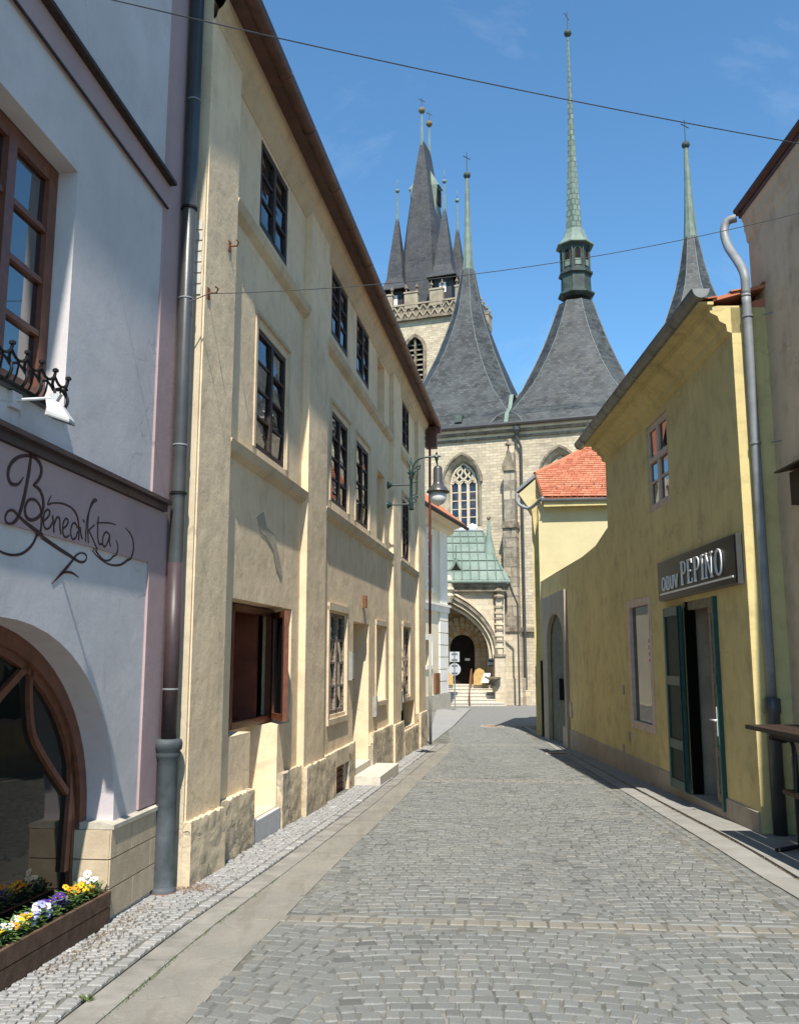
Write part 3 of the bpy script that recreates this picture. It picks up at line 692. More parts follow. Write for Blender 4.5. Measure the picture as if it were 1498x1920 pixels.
# windows
for i, (a, b, c, d) in enumerate(wins_up):
    window(beige, BE, a, b, c, d, d0 - .005, 2, 3, M['darkwood'], M['glass'], .07, .028, .09, label='nearly black upper window flush with the plaster' if i == 0 else None)
for i, (a, b, c, d) in enumerate(wins_mid):
    z1 = d - .02; fw = .06; rz = [c + .05 + (z1 - c - .1) * k / 4 for k in range(5)]
    window(beige, BE, a, b, c, d, d0 - .012, 2, 4, M['darkwood'], M['glass'], .055, .025, .075, tilt=.015)
    m = MB(); m.box(BE, a - .1, a - .04, d0, d0 + .016, c, d + .1); m.box(BE, b + .04, b + .1, d0, d0 + .016, c, d + .1); m.box(BE, a - .1, b + .1, d0, d0 + .03, d + .1, d + .14)
    obj('window_surround', m, M['beige_trim'], beige)
for (a, b, c, d), n in (((12.62, 13.72, .84, 2.23), 1), ((19.48, 20.46, .84, 2.245), 2)):
    window(beige, BE, a, b, c, d, d0 - .02, 2, 4, M['palewood'], M['glass'], .05, .03, .1, tilt=.02, label='shabby window with flaking paint' if n == 1 else None)
    m = MB(); m.box(BE, a - .1, a - .02, d0, d0 + .025, c - .05, d + .08); m.box(BE, b + .02, b + .1, d0, d0 + .025, c - .05, d + .08); m.box(BE, a - .1, b + .1, d0, d0 + .035, d + .03, d + .13); m.box(BE, a - .1, b + .1, d0, d0 + .03, c - .13, c - .05)
    obj('window_surround', m, M['beige_trim'], beige)
m = MB(); m.box(BE, 16.2, 16.31, d0, d0 + .02, .82, 2.2); m.box(BE, 17.22, 17.32, d0, d0 + .02, .82, 2.2); m.box(BE, 16.2, 17.32, d0, d0 + .03, 2.19, 2.28); m.box(BE, 16.2, 17.32, d0, d0 + .04, .78, .86)
obj('niche_surround', m, M['beige_trim'], beige)
# modern red-brown window standing open above the lowered doorway
dz = d0 - .2
m = MB()
for a, b, c, d in ((8.62, 8.68, .9, 2.15), (9.2, 9.27, .9, 2.15), (10.62, 10.68, .9, 2.15), (8.68, 10.62, .9, .97), (8.68, 10.62, 2.08, 2.15)): m.box(BE, a, b, dz - .08, dz + (.002 if a > 8.65 else 0), c, d)
wo = obj('window', m, M['rustwood'], beige, label='modern red-brown window with one sash open')
m = MB(); m.box(BE, 8.68, 9.2, dz - .05, dz - .04, .97, 2.08); obj('pane', m, M['glass'], wo)
m = MB(); m.box(BE, 9.27, 10.62, dz - .7, dz - .6, .9, 2.15); m.quad(BE.P(9.2, dz - .6, .97), BE.P(10.7, dz - .6, .97), BE.P(10.7, dz - .09, .93), BE.P(9.2, dz - .09, .93)); m.box(BE, 10.3, 10.36, dz - .6, dz - .09, .93, 2.12); obj('room', m, M['redroom'], beige)
fs = Fr(BE.P(10.6, dz + .02, 0)[:2], (-BE.e[0] * .93 + BE.n[0] * .75, -BE.e[1] * .93 + BE.n[1] * .75), (-BE.e[0] * .75 - BE.n[0] * .93, -BE.e[1] * .75 - BE.n[1] * .93))
m = MB()
fs = Fr(BE.P(10.58, dz + .0, 0)[:2], (-BE.e[0] * .6 + BE.n[0] * .35, -BE.e[1] * .6 + BE.n[1] * .35), (-BE.e[0] * .35 - BE.n[0] * .6, -BE.e[1] * .35 - BE.n[1] * .6))
for a, b, c, d in ((0, .075, .93, 2.12), (.49, .565, .93, 2.12), (.075, .49, .93, 1.0), (.075, .49, 2.05, 2.12)): m.box(fs, a, b, -.055, 0, c, d)
so = obj('sash', m, M['rustwood'], beige, label='open casement catching the sun')
m = MB(); m.box(fs, .075, .49, -.03, -.02, 1.0, 2.05); obj('pane', m, M['glass'], so)
m = MB(); m.box(BE, 9.25, 10.2, d0 - .34, -.03, gz(9.6) - .1, gz(9.6) + .22); obj('threshold', m, M['greystone'], beige, label='light grey slab step in the lowered doorway')
# rough plinth patches
for k, (a, b, o, zt, sd_) in enumerate(((7.4, 8.2, .055, .345, 3), (8.26, 9.22, -.01, .36, 5), (10.24, 11.03, -.02, .37, 8), (11.03, 12.03, .045, .35, 9), (12.03, 12.95, -.03, .34, 12), (13.8, 14.26, -.03, .36, 13),
        (15.64, 17.72, -.01, .375, 15), (17.72, 18.68, .04, .36, 17), (18.68, 19.28, -.02, .34, 19), (19.28, 21.5, -.01, .12, 21), (21.5, g1, .04, .36, 23))):
    rough_block('plinth', beige, BE, a, b, d0 - .02, o, gz(a) - .12, zt, M['beige_peel'], .008, sd_, 14, 10, .025)
m = MB(); m.box(BE, 12.95, 13.8, d0, -.03, .13, .35); obj('plinth', m, M['beige_trim'], beige)
# small boxes on the wall
for (t, z, w_, h, mt, lb) in ((13.93, 1.28, .16, .42, 'boxgrey', 'small pale box beside the shabby window'), (16.0, .62, .14, .34, 'boxgrey', 'grey meter box'), (18.85, .55, .22, .4, 'boxgrey', 'pale meter box on the pilaster'), (15.0, 2.42, .1, .2, 'rust', 'rusty fitting above the passage door')):
    m = MB(); m.box(BE, t, t + w_, d0, d0 + .06, z, z + h); m.box(BE, t + .015, t + w_ - .015, d0 + .06, d0 + .066, z + .02, z + h - .02); obj('wall_box', m, M[mt], beige, label=lb)
# fallen plaster flakes and exposed brick at the near corner
m = MB(); m.box(BE, 7.395, 7.43, -.11, -.012, -.6, 7.5); obj('corner_render', m, M['beige_trim'], beige)
for k in range(7):
    m = MB(); z = 4.66 + k * .098; m.hexa([BE.P(7.38, -.16, z), BE.P(7.42, -.16, z), BE.P(7.42, -.03 + random.uniform(0, .02), z), BE.P(7.385, -.03, z), BE.P(7.38, -.16, z + .083), BE.P(7.42, -.16, z + .083), BE.P(7.42, -.03, z + .083), BE.P(7.385, -.03 + random.uniform(0, .01), z + .083)])
    obj('brick', m, M['concrete'], beige)
def flake(pts, o=d0 + .008):
    m = MB(); m.prism(BE, pts, o - .01, o); return m
obj('peeled_patch', flake([(9.28, 3.03), (9.5, 3.12), (9.62, 2.98), (9.9, 2.93), (10.1, 2.72), (10.25, 2.55), (10.2, 2.48), (10.0, 2.58), (9.85, 2.78), (9.6, 2.87), (9.4, 2.9)]), M['patchy'], beige, label='grey peeled patch in the plaster')
# hooks for the cables
for (px, py) in ((390, 550), (430, 462)):
    t, z = BE.hit(px, py); m = MB(); m.tube([BE.P(t, -.02, z), BE.P(t, .08, z), BE.P(t - .02, .1, z + .03), BE.P(t - .04, .08, z + .04)], .008, 6); m.box(BE, t - .03, t + .03, 0, .01, z - .05, z + .05); obj('cable_hook', m, M['rust'], beige)

# ------------------------------------------------------------------ stone doorstep in front of the passage door
def pxbox(fr, t0, t1, o0, o1, z0, z1): m = MB(); m.box(fr, t0, t1, o0, o1, z0, z1); return m
st = thing('doorstep', BE.P(14.9, .1, gz(14.9)), 'worn two-tread pale stone doorstep jutting onto the left pavement', 'step')
obj('lower_tread', pxbox(BE, 14.2, 16.0, -.04, .36, gz(15) - .1, gz(15) + .16), M['concrete'], st)
obj('upper_tread', pxbox(BE, 14.3, 15.58, -.8, -.042, gz(15) - .1, gz(15) + .26), M['concrete'], st)

# ------------------------------------------------------------------ PINK HOUSE (near left)
pink = thing('pink_house', PK.P(6.8, 0, gz(6.8)), 'pale violet house with mauve bands, arched shop window and painted name', 'house')
arch = [(4.86 + 1.6 * cos(a), .55 + 1.27 * sin(a)) for a in [pi * k / 28 for k in range(29)]]
ahole = [(3.26, -.3), (6.46, -.3)] + arch
m = MB(); m.sheet(PK, rectloop(-3, 7.45, -.3, 9), [rectloop(4.3, 5.42, 3.08, 4.68)], 0, .13)
m = MB(); zbreak = 2.3
m.sheet(PK, rectloop(1.5, 7.45, zbreak, 9), [rectloop(4.3, 5.42, 3.08, 4.68), rectloop(2.0, 3.1, 3.08, 4.68)], 0, [.13, .13])
left = [(1.5, -.3), (3.26, -.3)] + arch[::-1] + [(6.46, -.3), (7.45, -.3), (7.45, zbreak), (1.5, zbreak)]
i = len(m.v); m.v += [PK.P(t, 0, z) for t, z in left]
for tri in tessellate_polygon([[Vector((t, z, 0)) for t, z in left]]): m.f.append(tuple(i + k for k in tri))
shell(m, PK, 1.5, 7.45, -.3, 9, 6)
obj('wall', m, M['pink_grey'], pink)
m = MB()
for a, b in zip(ahole[1:], ahole[2:] + ahole[:1]):
    if a[1] < -.2 and b[1] < -.2: continue
    m.quad(PK.P(a[0], .001, a[1]), PK.P(b[0], .001, b[1]), PK.P(b[0], -.24, b[1]), PK.P(a[0], -.24, a[1]))
obj('arch_reveal', m, M['lilac'], pink, True)
m = MB(); m.box(PK, 1.5, 6.86, 0, .018, 5.2, 5.42); m.box(PK, 1.5, 6.86, 0, .018, 2.315, 2.74); m.box(PK, 6.86, 7.44, 0, .018, .52, 2.74)
m.box(PK, 6.86, 7.44, 0, .018, 2.84, 9); obj('mauve_band', m, M['mauve'], pink)
m = MB(); m.box(PK, 1.5, 6.95, 0, .075, 5.42, 5.45); m.box(PK, 1.5, 6.9, .018, .035, 5.192, 5.205); obj('cornice_flashing', m, M['darkwood'], pink)
m = MB(); m.box(PK, 1.5, 7.12, 0, .045, 2.745, 2.80); m.box(PK, 1.5, 7.13, 0, .078, 2.80, 2.83); obj('ledge', m, M['pipe_brown'], pink)
m = MB(); m.box(PK, 1.5, 7.5, -6, .5, 8.9, 9.0); obj('roof', m, M['brownmetal'], pink)
# plinth of sandstone blocks with a cap
m = MB(); m.box(PK, 6.5, 7.3, -.03, .025, -.3, .47); m.box(PK, 6.37, 6.55, -.26, .02, -.3, .47); obj('mortar', m, M['mortar'], pink)
m = MB(); m.box(PK, 6.36, 7.3, -.02, .052, .472, .515, .50); m.box(PK, 6.36, 6.53, -.26, -.02, .472, .515); obj('plinth_cap', m, M['sandcap'], pink)
def stones(fr, rows, o0, o1, z0):
    z = z0
    for h, cuts in rows:
        for a, b in zip(cuts, cuts[1:]): obj('stone_block', MB().box(fr, a + .004, b - .004, o0, o1, z + .004, z + h - .004), M['sandstone'], pink)
        z += h
stones(PK, [(.19, [6.352, 6.75, 7.28]), (.19, [6.352, 7.06, 7.28]), (.19, [6.352, 6.7, 7.28])], -.02, .04, -.098)
rv = Fr(PK.P(6.352, 0, 0)[:2], (-PK.n[0], -PK.n[1]), (-PK.e[0], -PK.e[1]))
stones(rv, [(.19, [-.035, .25]), (.19, [-.035, .25]), (.19, [-.035, .25])], -.03, .006, -.098)
# arched shop window: frame, curved glazing bars, panes
def archpts(dx, z0=-.12, n=26, a=1.6, b=1.27):
    return [(4.86 + (a - dx), z0)] + [(4.86 + (a - dx) * cos(pi * k / n), .55 + (b - dx) * sin(pi * k / n)) for k in range(n + 1)] + [(4.86 - (a - dx), z0)]
def band_between(mbx, fr, p, q, o0, o1):
    for k in range(len(p) - 1):
        a, b, c, d = p[k], p[k + 1], q[k + 1], q[k]
        mbx.hexa([fr.P(a[0], o0, a[1]), fr.P(b[0], o0, b[1]), fr.P(c[0], o0, c[1]), fr.P(d[0], o0, d[1]), fr.P(a[0], o1, a[1]), fr.P(b[0], o1, b[1]), fr.P(c[0], o1, c[1]), fr.P(d[0], o1, d[1])])
m = MB(); band_between(m, PK, archpts(0), archpts(.1), -.27, -.19); band_between(m, PK, archpts(.1), archpts(.15), -.27, -.215); m.box(PK, 3.4, 6.34, -.27, -.17, -.05, .02)
fo = obj('shop_window', m, M['rustwood'], pink, label='arched shop window with curved red-brown bars')
g = MB(); g.prism(PK, archpts(.12, -.05), -.252, -.246); obj('pane', g, M['shopglass'], fo)
def pk(pts, off, s=3.31, ox=0, oy=1120): return [PK.hit(ox + x / s, oy + y / s, off) for x, y in pts]
m = MB()
for pts, wd in (([(200, 385), (100, 500), (0, 610), (-100, 740)], .05), ([(195, 390), (183, 560), (186, 700), (205, 850), (260, 970), (340, 1100), (415, 1210)], .04),
                ([(200, 385), (300, 500), (380, 640), (425, 800), (438, 950), (440, 1150), (428, 1350), (412, 1540), (400, 1700)], .06), ([(425, 800), (440, 1000), (455, 1200), (470, 1400), (475, 1560), (470, 1690)], .04)):
    m.ribbon(PK, smoothpts(pk(pts, -.23), 4), wd, -.245, -.215)
m.ribbon(PK, smoothpts([(4.1, .1), (4.0, .6), (4.2, 1.1), (4.6, 1.45)], 5), .04, -.245, -.215)
obj('glazing_bar', m, M['rustwood'], fo)
# upper window
wp = window(pink, PK, 4.32, 5.41, 3.10, 4.67, -.125, 2, 4, M['rustwood'], M['clear'], .1, .035, .09, th=.06, tilt=.002, label='red-brown window with net curtains')
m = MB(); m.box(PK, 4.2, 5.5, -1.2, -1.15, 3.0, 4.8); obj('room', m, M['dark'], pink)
for a, b in ((4.45, 4.66), (5.08, 5.3)):
    m = MB(); pts = [(a + (b - a) * k / 12, -.3 + .02 * sin(k * 2.1)) for k in range(13)]
    for p, q in zip(pts, pts[1:]): m.quad(PK.P(p[0], p[1], 3.3), PK.P(q[0], q[1], 3.3), PK.P(q[0], q[1], 4.65), PK.P(p[0], p[1], 4.65))
    obj('curtain', m, M['curtain'], pink, True)
m = MB(); m.box(PK, 2.0, 3.1, -.16, -.13, 3.08, 4.68); obj('pane', m, M['glass'], pink)
m = MB(); m.box(PK, 4.26, 5.44, -.13, .04, 3.045, 3.078); obj('sill', m, M['pipe_dark'], pink)
# wrought-iron railing bulging in front of the window
rl = MB(); ts = [4.2 + .16 * k for k in range(8)]
for k, t in enumerate(ts):
    rl.tube(smoothpts([PK.P(t, .0, 3.06), PK.P(t, .05, 3.075), PK.P(t, .075, 3.13), PK.P(t, .055, 3.19), PK.P(t, .07, 3.255)], 3), .009, 6)
    rl.lathe(PK.P(t, .07, 3.255), [(.005, 0), (.018, .008), (.018, .022), (.005, .03)], 8)
    if k < 7:
        rl.tube([PK.P(t + .16 * q / 6, .067, 3.235 - .04 * sin(pi * q / 6)) for q in range(7)], .009, 5)
        rl.tube([PK.P(t + .16 * q / 6, .064, 3.15 + .03 * sin(pi * q / 6)) for q in range(7)], .008, 5)
        rl.tube([PK.P(t + .08, .07, 3.19), PK.P(t + .08, .06, 3.12), PK.P(t + .08, .04, 3.07)], .006, 5)
rl.tube([PK.P(4.1, .05, 3.066), PK.P(5.33, .05, 3.066)], .009, 6); rl.tube([PK.P(5.32, .07, 3.2), PK.P(5.32, 0, 3.2)], .008, 6)
obj('window_railing', rl, M['blackiron'], pink)
# painted lettering
def zpk(pts): return [PK.hit(x / 3, 640 + y / 3, .02) for x, y in pts]
strokes = [
 ([(187, 575), (178, 640), (166, 730), (150, 820), (133, 900), (112, 970), (90, 1010), (60, 1027), (37, 1015), (33, 985), (50, 955), (78, 952), (110, 985), (160, 1030), (240, 1090), (340, 1160), (410, 1205), (465, 1240), (497, 1235), (503, 1205), (480, 1190), (450, 1200), (420, 1240), (370, 1300), (310, 1362)], [.012, .03, .04, .04, .04, .036, .03, .02, .02, .02, .02, .02, .025, .03, .035, .035, .03, .022, .018, .016, .014, .018, .025, .03, .006]),
 ([(355, 1312), (390, 1298), (425, 1303), (460, 1328)], [.01, .02, .02, .006]),
 ([(135, 765), (105, 803), (65, 800), (48, 755), (58, 700), (95, 658), (145, 643), (195, 652), (228, 690), (235, 740), (215, 785), (190, 808)], [.006, .022, .03, .034, .034, .03, .026, .03, .036, .036, .028, .02]),
 ([(190, 808), (225, 835), (245, 890), (243, 950), (215, 992), (175, 1005), (148, 980), (145, 930), (165, 893), (200, 892), (228, 930), (237, 1000), (228, 1080), (200, 1145), (150, 1190), (95, 1202), (40, 1190), (0, 1165), (-40, 1120)], [.02, .03, .036, .034, .028, .028, .03, .028, .024, .022, .022, .024, .024, .024, .022, .02, .018, .014, .008]),
 ([(248, 1012), (275, 985), (283, 958), (268, 947), (251, 972), (247, 1020), (258, 1052), (280, 1050), (300, 1015)], .017),
 ([(298, 978), (304, 1030), (306, 1076)], .02), ([(306, 1035), (322, 992), (338, 998), (340, 1045), (345, 1085)], .018),
 ([(357, 1055), (380, 1032), (386, 1008), (372, 998), (358, 1025), (356, 1072), (368, 1102), (392, 1092)], .017),
 ([(440, 1050), (425, 1022), (408, 1032), (400, 1075), (410, 1112), (428, 1105), (440, 1070)], .017),
 ([(445, 1120), (447, 1060), (441, 1000), (425, 960), (395, 930), (350, 912), (300, 910), (272, 918), (280, 890), (292, 868)], [.018, .02, .02, .02, .016, .016, .014, .014, .01, .005]),
 ([(454, 1045), (458, 1085), (466, 1112)], .018), ([(470, 1003), (478, 1018)], .016),
 ([(484, 1128), (486, 1060), (492, 1000), (508, 945), (530, 905), (545, 898), (542, 888), (528, 892), (512, 925), (500, 985), (496, 1060), (500, 1135)], .015),
 ([(500, 1065), (520, 1045), (535, 1032)], .014), ([(503, 1068), (522, 1105), (545, 1160), (575, 1205), (605, 1232), (640, 1225), (662, 1185), (665, 1150), (655, 1118)], [.014, .016, .016, .018, .018, .018, .018, .014, .006]),
 ([(556, 985), (552, 1050), (553, 1110), (562, 1140), (575, 1140)], .018), ([(545, 1022), (580, 1020), (620, 1022), (655, 1032)], [.01, .014, .014, .006]),
 ([(618, 1088), (600, 1072), (583, 1098), (580, 1140), (592, 1155), (608, 1130), (620, 1090), (618, 1130), (625, 1152)], .017),
 ([(528, 1165), (560, 1205), (600, 1238), (645, 1258), (695, 1256), (735, 1225), (752, 1175), (750, 1120), (733, 1078), (708, 1050)], [.006, .012, .014, .018, .022, .024, .024, .02, .014, .006])]
for pts, wd in strokes:
    p = zpk(pts); q = smoothpts([(a, b, (wd if not isinstance(wd, list) else wd[i])) for i, (a, b) in enumerate(p)], 5)
    obj('painted_stroke', MB().ribbon(PK, [(a, b) for a, b, _ in q], [.72 * c for *_, c in q], [(.0185 if b_ > 2.30 else .0005) for _, b_, _c in q], [(.0215 if b_ > 2.30 else .0035) for _, b_, _c in q]), M['paint_text'], pink)
# rainwater downpipe at the seam: sheet-metal pipe above, cast-iron standpipe below
px_, py_ = -1.775, 7.17; gp = gz(7.17)
dp = obj('downpipe', MB().tube([(px_, py_, z) for z in (1.02, 1.9, 3.2, 9.2)], .058, 20), M['pipe_dark'], pink, True, 'dark sheet-metal downpipe with pale joints')
obj('pipe_section', MB().tube([(px_, py_, z) for z in (.98, 2.35)], .0595, 20), M['pipe_brown'], dp, True)
for z in (1.36, 3.3, 4.55, 6.35, 7.9):
    obj('pipe_joint', MB().lathe((px_, py_, z), [(.059, 0), (.063, .002), (.063, .012), (.059, .014)], 20), M['zinc'], dp)
for z in (2.9, 5.35):
    obj('bracket', MB().lathe((px_, py_, z), [(.059, 0), (.067, .002), (.067, .022), (.059, .024)], 20).tube([(px_ - .05, py_, z + .01), (px_ - .17, py_ + .0, z + .012)], .008, 6), M['blackiron'], dp)
obj('standpipe', MB().lathe((px_, py_, gp), [(.10, -.05), (.10, .035), (.088, .045), (.078, .06), (.078, .98), (.09, 1.0), (.095, 1.02), (.09, 1.045), (.104, 1.06), (.108, 1.10), (.10, 1.13), (.07, 1.135)], 24), M['iron'], dp, True, 'grey cast-iron standpipe with a collar')
obj('clay_socket', MB().lathe((px_, py_, gp), [(.115, -.05), (.115, .012), (.10, .02), (.09, .02)], 20), M['rust'], dp)

# ------------------------------------------------------------------ YELLOW SHOP HOUSE (right)
yel = thing('yellow_house', YE.P(13, 0, gz(13)), 'two-storey ochre yellow shop house with grey gutter and stained near corner', 'house')
m = MB()
hs = [rectloop(12.4, 13.52, 3.76, 5.08), rectloop(13.67, 15.1, .53, 2.5), rectloop(10.78, 12.05, -.12, 2.34)]
m.sheet(YE, rectloop(9.7, 16.45, -.7, 5.5), hs, 0, [.1, .1, .14]); shell(m, YE, 9.7, 16.45, -.7, 5.5, 7)
obj('wall', m, M['yellow'], yel)
m = MB(); prof = [(0, 5.2), (.05, 5.22), (.06, 5.3), (.13, 5.34), (.15, 5.40), (.23, 5.44), (.24, 5.52)]
for a, b in zip(prof, prof[1:]): m.quad(YE.P(9.7, a[0], a[1]), YE.P(16.5, a[0], a[1]), YE.P(16.5, b[0], b[1]), YE.P(9.7, b[0], b[1]))
for q in (9.7, 16.5): m.poly([YE.P(q, *p) for p in prof + [(-.1, 5.52), (-.1, 5.2)]])
obj('cornice', m, M['yellow'], yel)
t = 9.55
while t < 16.95:
    t2 = min(16.95, t + .98); ring = [(.37 - .095 * cos(pi * k / 10), 5.66 - .105 * sin(pi * k / 10)) for k in range(11)]
    m = MB(); m.loft([[YE.P(q, *p) for p in ring] for q in (t, t2)], False, False); m.loft([[YE.P(q, p[0] * .985 + .0055, p[1] + .004) for p in ring] for q in (t, t2)], False, False)
    m.tube([YE.P(t2, p[0], p[1] - .002) for p in ring], .009, 5); m.tube([YE.P(t, .27, 5.662), YE.P(t2, .27, 5.662)], .008, 5); m.tube([YE.P(t, .465, 5.662), YE.P(t2, .465, 5.662)], .009, 5)
    if t < 9.6: m.poly([YE.P(t, *p) for p in ring])
    obj('gutter', m, M['zinc' if t < 9.6 and False else 'gutter'], yel, True); t = t2
m = MB(); m.poly([YE.P(9.545, *p) for p in ring]); obj('gutter_cap', m, M['zinc'], yel)
# roof: rows of clay tiles at the eave, plain slope behind
rf = MB(); rf.hexa([YE.P(9.66, .2, 5.56), YE.P(16.6, .2, 5.56), YE.P(16.6, -3.2, 6.5), YE.P(9.66, -3.2, 6.5), YE.P(9.66, .2, 5.6), YE.P(16.6, .2, 5.6), YE.P(16.6, -3.2, 6.53), YE.P(9.66, -3.2, 6.53)])
rf.poly([YE.P(9.72, 0, 5.5), YE.P(9.72, -6.6, 5.5), YE.P(9.72, -3.2, 6.48)]); rf.poly([YE.P(16.45, 0, 5.5), YE.P(16.45, -6.6, 5.5), YE.P(16.45, -3.2, 6.48)])
rf.quad(YE.P(9.6, -3.2, 6.53), YE.P(16.6, -3.2, 6.53), YE.P(16.6, -6.8, 5.5), YE.P(9.6, -6.8, 5.5))
ro = obj('roof', rf, M['tile'], yel)
tl = MB()
def tile_row(mbx, P0, u, up, n, wd, rows, rl, th=.016):
    # P0 start, u unit along eave, up unit up-slope; overlapping plain tiles
    nrm = Vector(u).cross(Vector(up)).normalized(); nrm = nrm if nrm.z > 0 else -nrm
    for r in range(rows):
        for c in range(n):
            a = Vector(P0) + Vector(u) * (c * wd + (wd / 2 if r % 2 else 0)) + Vector(up) * (r * rl) + nrm * (.012 + random.uniform(0, .004))
            b = a + Vector(u) * (wd * .96); l = Vector(up) * (rl * 1.15)
            lo = [a + nrm * .02, b + nrm * .02, b + l, a + l]; i = len(mbx.v)
            mbx.v += [tuple(p) for p in lo] + [tuple(p + nrm * th) for p in lo]
            mbx.f += [(i + 4, i + 5, i + 6, i + 7), (i, i + 1, i + 5, i + 4), (i + 1, i + 2, i + 6, i + 5), (i + 3, i, i + 4, i + 7)]
obj('soffit', MB().box(YE, 9.66, 16.6, .2, .36, 5.521, 5.555), M['yellow'], yel)
upv = Vector((YE.n[0] * -3.4, YE.n[1] * -3.4, .95)).normalized()
tile_row(tl, Vector(YE.P(9.64, .36, 5.53)), Vector((YE.e[0], YE.e[1], 0)), upv, 38, .182, 20, .19)
tag(obj('roof_tiles', tl, M['tile'], ro), kind='stuff')
# windows
window(yel, YE, 12.41, 13.51, 3.77, 5.07, -.02, 2, 3, M['pinkframe'], M['glass'], .085, .03, .1, tilt=.004, rowz=[3.86, 4.2, 4.53, 4.99])
m = MB(); m.box(YE, 12.49, 13.43, -.06, -.005, 4.49, 4.57); obj('transom', m, M['pinkframe'], yel)
m = MB()
for a, b, c, d in ((13.66, 13.8, .5, 2.53), (15.0, 15.13, .5, 2.53), (13.8, 15.0, .5, .62), (13.8, 15.0, 2.42, 2.53)): m.box(YE, a, b, -.06, .015, c, d)
so = obj('shop_window', m, M['pinkframe'], yel, label='tall single-pane shop window in a dusty pink frame')
m = MB(); m.box(YE, 13.8, 15.0, -.05, -.04, .62, 2.42); obj('pane', m, M['glass'], so)
m = MB(); m.box(YE, 13.82, 14.06, -.038, -.036, 1.55, 1.9); obj('notice', m, M['poster_red'], so)
m = MB()
for k in range(3): m.box(YE, 13.85, 14.03, -.0355, -.0345, 1.6 + k * .1, 1.64 + k * .1)
obj('notice_print', m, M['white'], so)
# plinth
for a, b in ((9.72, 10.72), (12.1, 16.45)):
    y = a; m = MB()
    while y < b: y2 = min(b, y + 1.5); m.hexa([YE.P(y, -.02, gz(y) - .1), YE.P(y2, -.02, gz(y2) - .1), YE.P(y2, .028, gz(y2) - .1), YE.P(y, .028, gz(y) - .1), YE.P(y, -.02, .05), YE.P(y2, -.02, .05), YE.P(y2, .022, .03), YE.P(y, .022, .03)]); y = y2
    obj('plinth', m, M['plinth_grey'], yel)
obj('threshold', pxbox(YE, 10.72, 12.1, -.44, .03, gz(11) - .1, -.11), M['plinth_grey'], yel)
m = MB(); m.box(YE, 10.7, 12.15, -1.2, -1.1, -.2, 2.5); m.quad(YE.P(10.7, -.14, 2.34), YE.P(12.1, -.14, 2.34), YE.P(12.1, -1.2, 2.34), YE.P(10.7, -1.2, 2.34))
obj('interior', m, M['dark'], yel); obj('inner_wall', MB().box(YE, 12.055, 12.09, -1.1, -.14, -.13, 2.34), M['room'], yel); obj('jamb_shadow_strip', MB().box(YE, 11.985, 12.048, -.135, -.005, -.11, 2.335), M['black'], yel)  # black strip on the far jamb paints in the folded leaf's shadow
def leaf(fr, t0, t1, o0, o1, z0, z1, frame, panel, cuts, name, label, boards=0):
    m = MB(); w = .07
    m.box(fr, t0, t0 + w, o0, o1, z0, z1); m.box(fr, t1 - w, t1, o0, o1, z0, z1)
    for z in cuts: m.box(fr, t0 + w, t1 - w, o0, o1 - .002, z, z + .12)
    d = obj(name, m, frame, yel, label=label)
    if boards:
        n = boards
        for k in range(n):
            a = t0 + w + (t1 - t0 - 2 * w) * k / n; b = t0 + w + (t1 - t0 - 2 * w) * (k + 1) / n
            obj('board', MB().box(fr, a + .004, b - .004, o0 + .008, o1 - .014, z0 + .05, z1 - .05), panel, d)
    else:
        obj('panel', MB().box(fr, t0 + w, t1 - w, o0 + .01, o1 - .02, z0 + .05, z1 - .05), panel, d)
    return d
l1 = leaf(YE, 11.98, 12.74, .045, .085, -.1, 2.29, M['teal'], M['tealdark'], (-.1, .42, 1.25, 2.17), 'shutter', 'teal panelled door shutter folded flat against the wall')
obj('edge_strip', MB().box(YE, 12.0, 12.03, .085, .1, -.08, 2.28), M['tealdark'], l1)
l2 = leaf(YE, 10.74, 11.2, -.1, -.05, -.1, 2.32, M['greywood'], M['greywood'], (-.1, .45, 1.3, 2.15), 'door_leaf', 'grey boarded door leaf', boards=3)
l3 = obj('shutter', MB().box(YE, 10.70, 10.745, -.02, .055, -.12, 2.33).box(YE, 10.69, 10.75, .056, .066, .62, 1.02).box(YE, 10.69, 10.75, .056, .066, 1.3, 1.42), M['teal'], yel, label='teal shutter standing open, seen edge on')
obj('handle', MB().box(YE, 10.71, 10.735, .066, .071, .72, 1.05).tube([YE.P(10.72, .066, .9), YE.P(10.72, .12, .9), YE.P(10.62, .12, .9)], .009, 6), M['steel'], l3)
obj('handle', MB().tube([YE.P(11.15, -.05, .88), YE.P(11.15, .01, .88), YE.P(11.03, .01, .88)], .009, 6), M['steel'], l2)
m = MB(); m.box(YE, 10.74, 12.05, -.12, -.04, 2.23, 2.34); obj('door_head', m, M['greywood'], yel)
for (t, z) in ((15.6, 1.0), (15.3, .25), (15.75, -.0)):
    obj('wall_fitting', MB().box(YE, t, t + .07, 0, .02, z, z + .16), M['plinth_grey'], yel)
# narrow side wall facing the camera and downpipe are part of the brown house corner

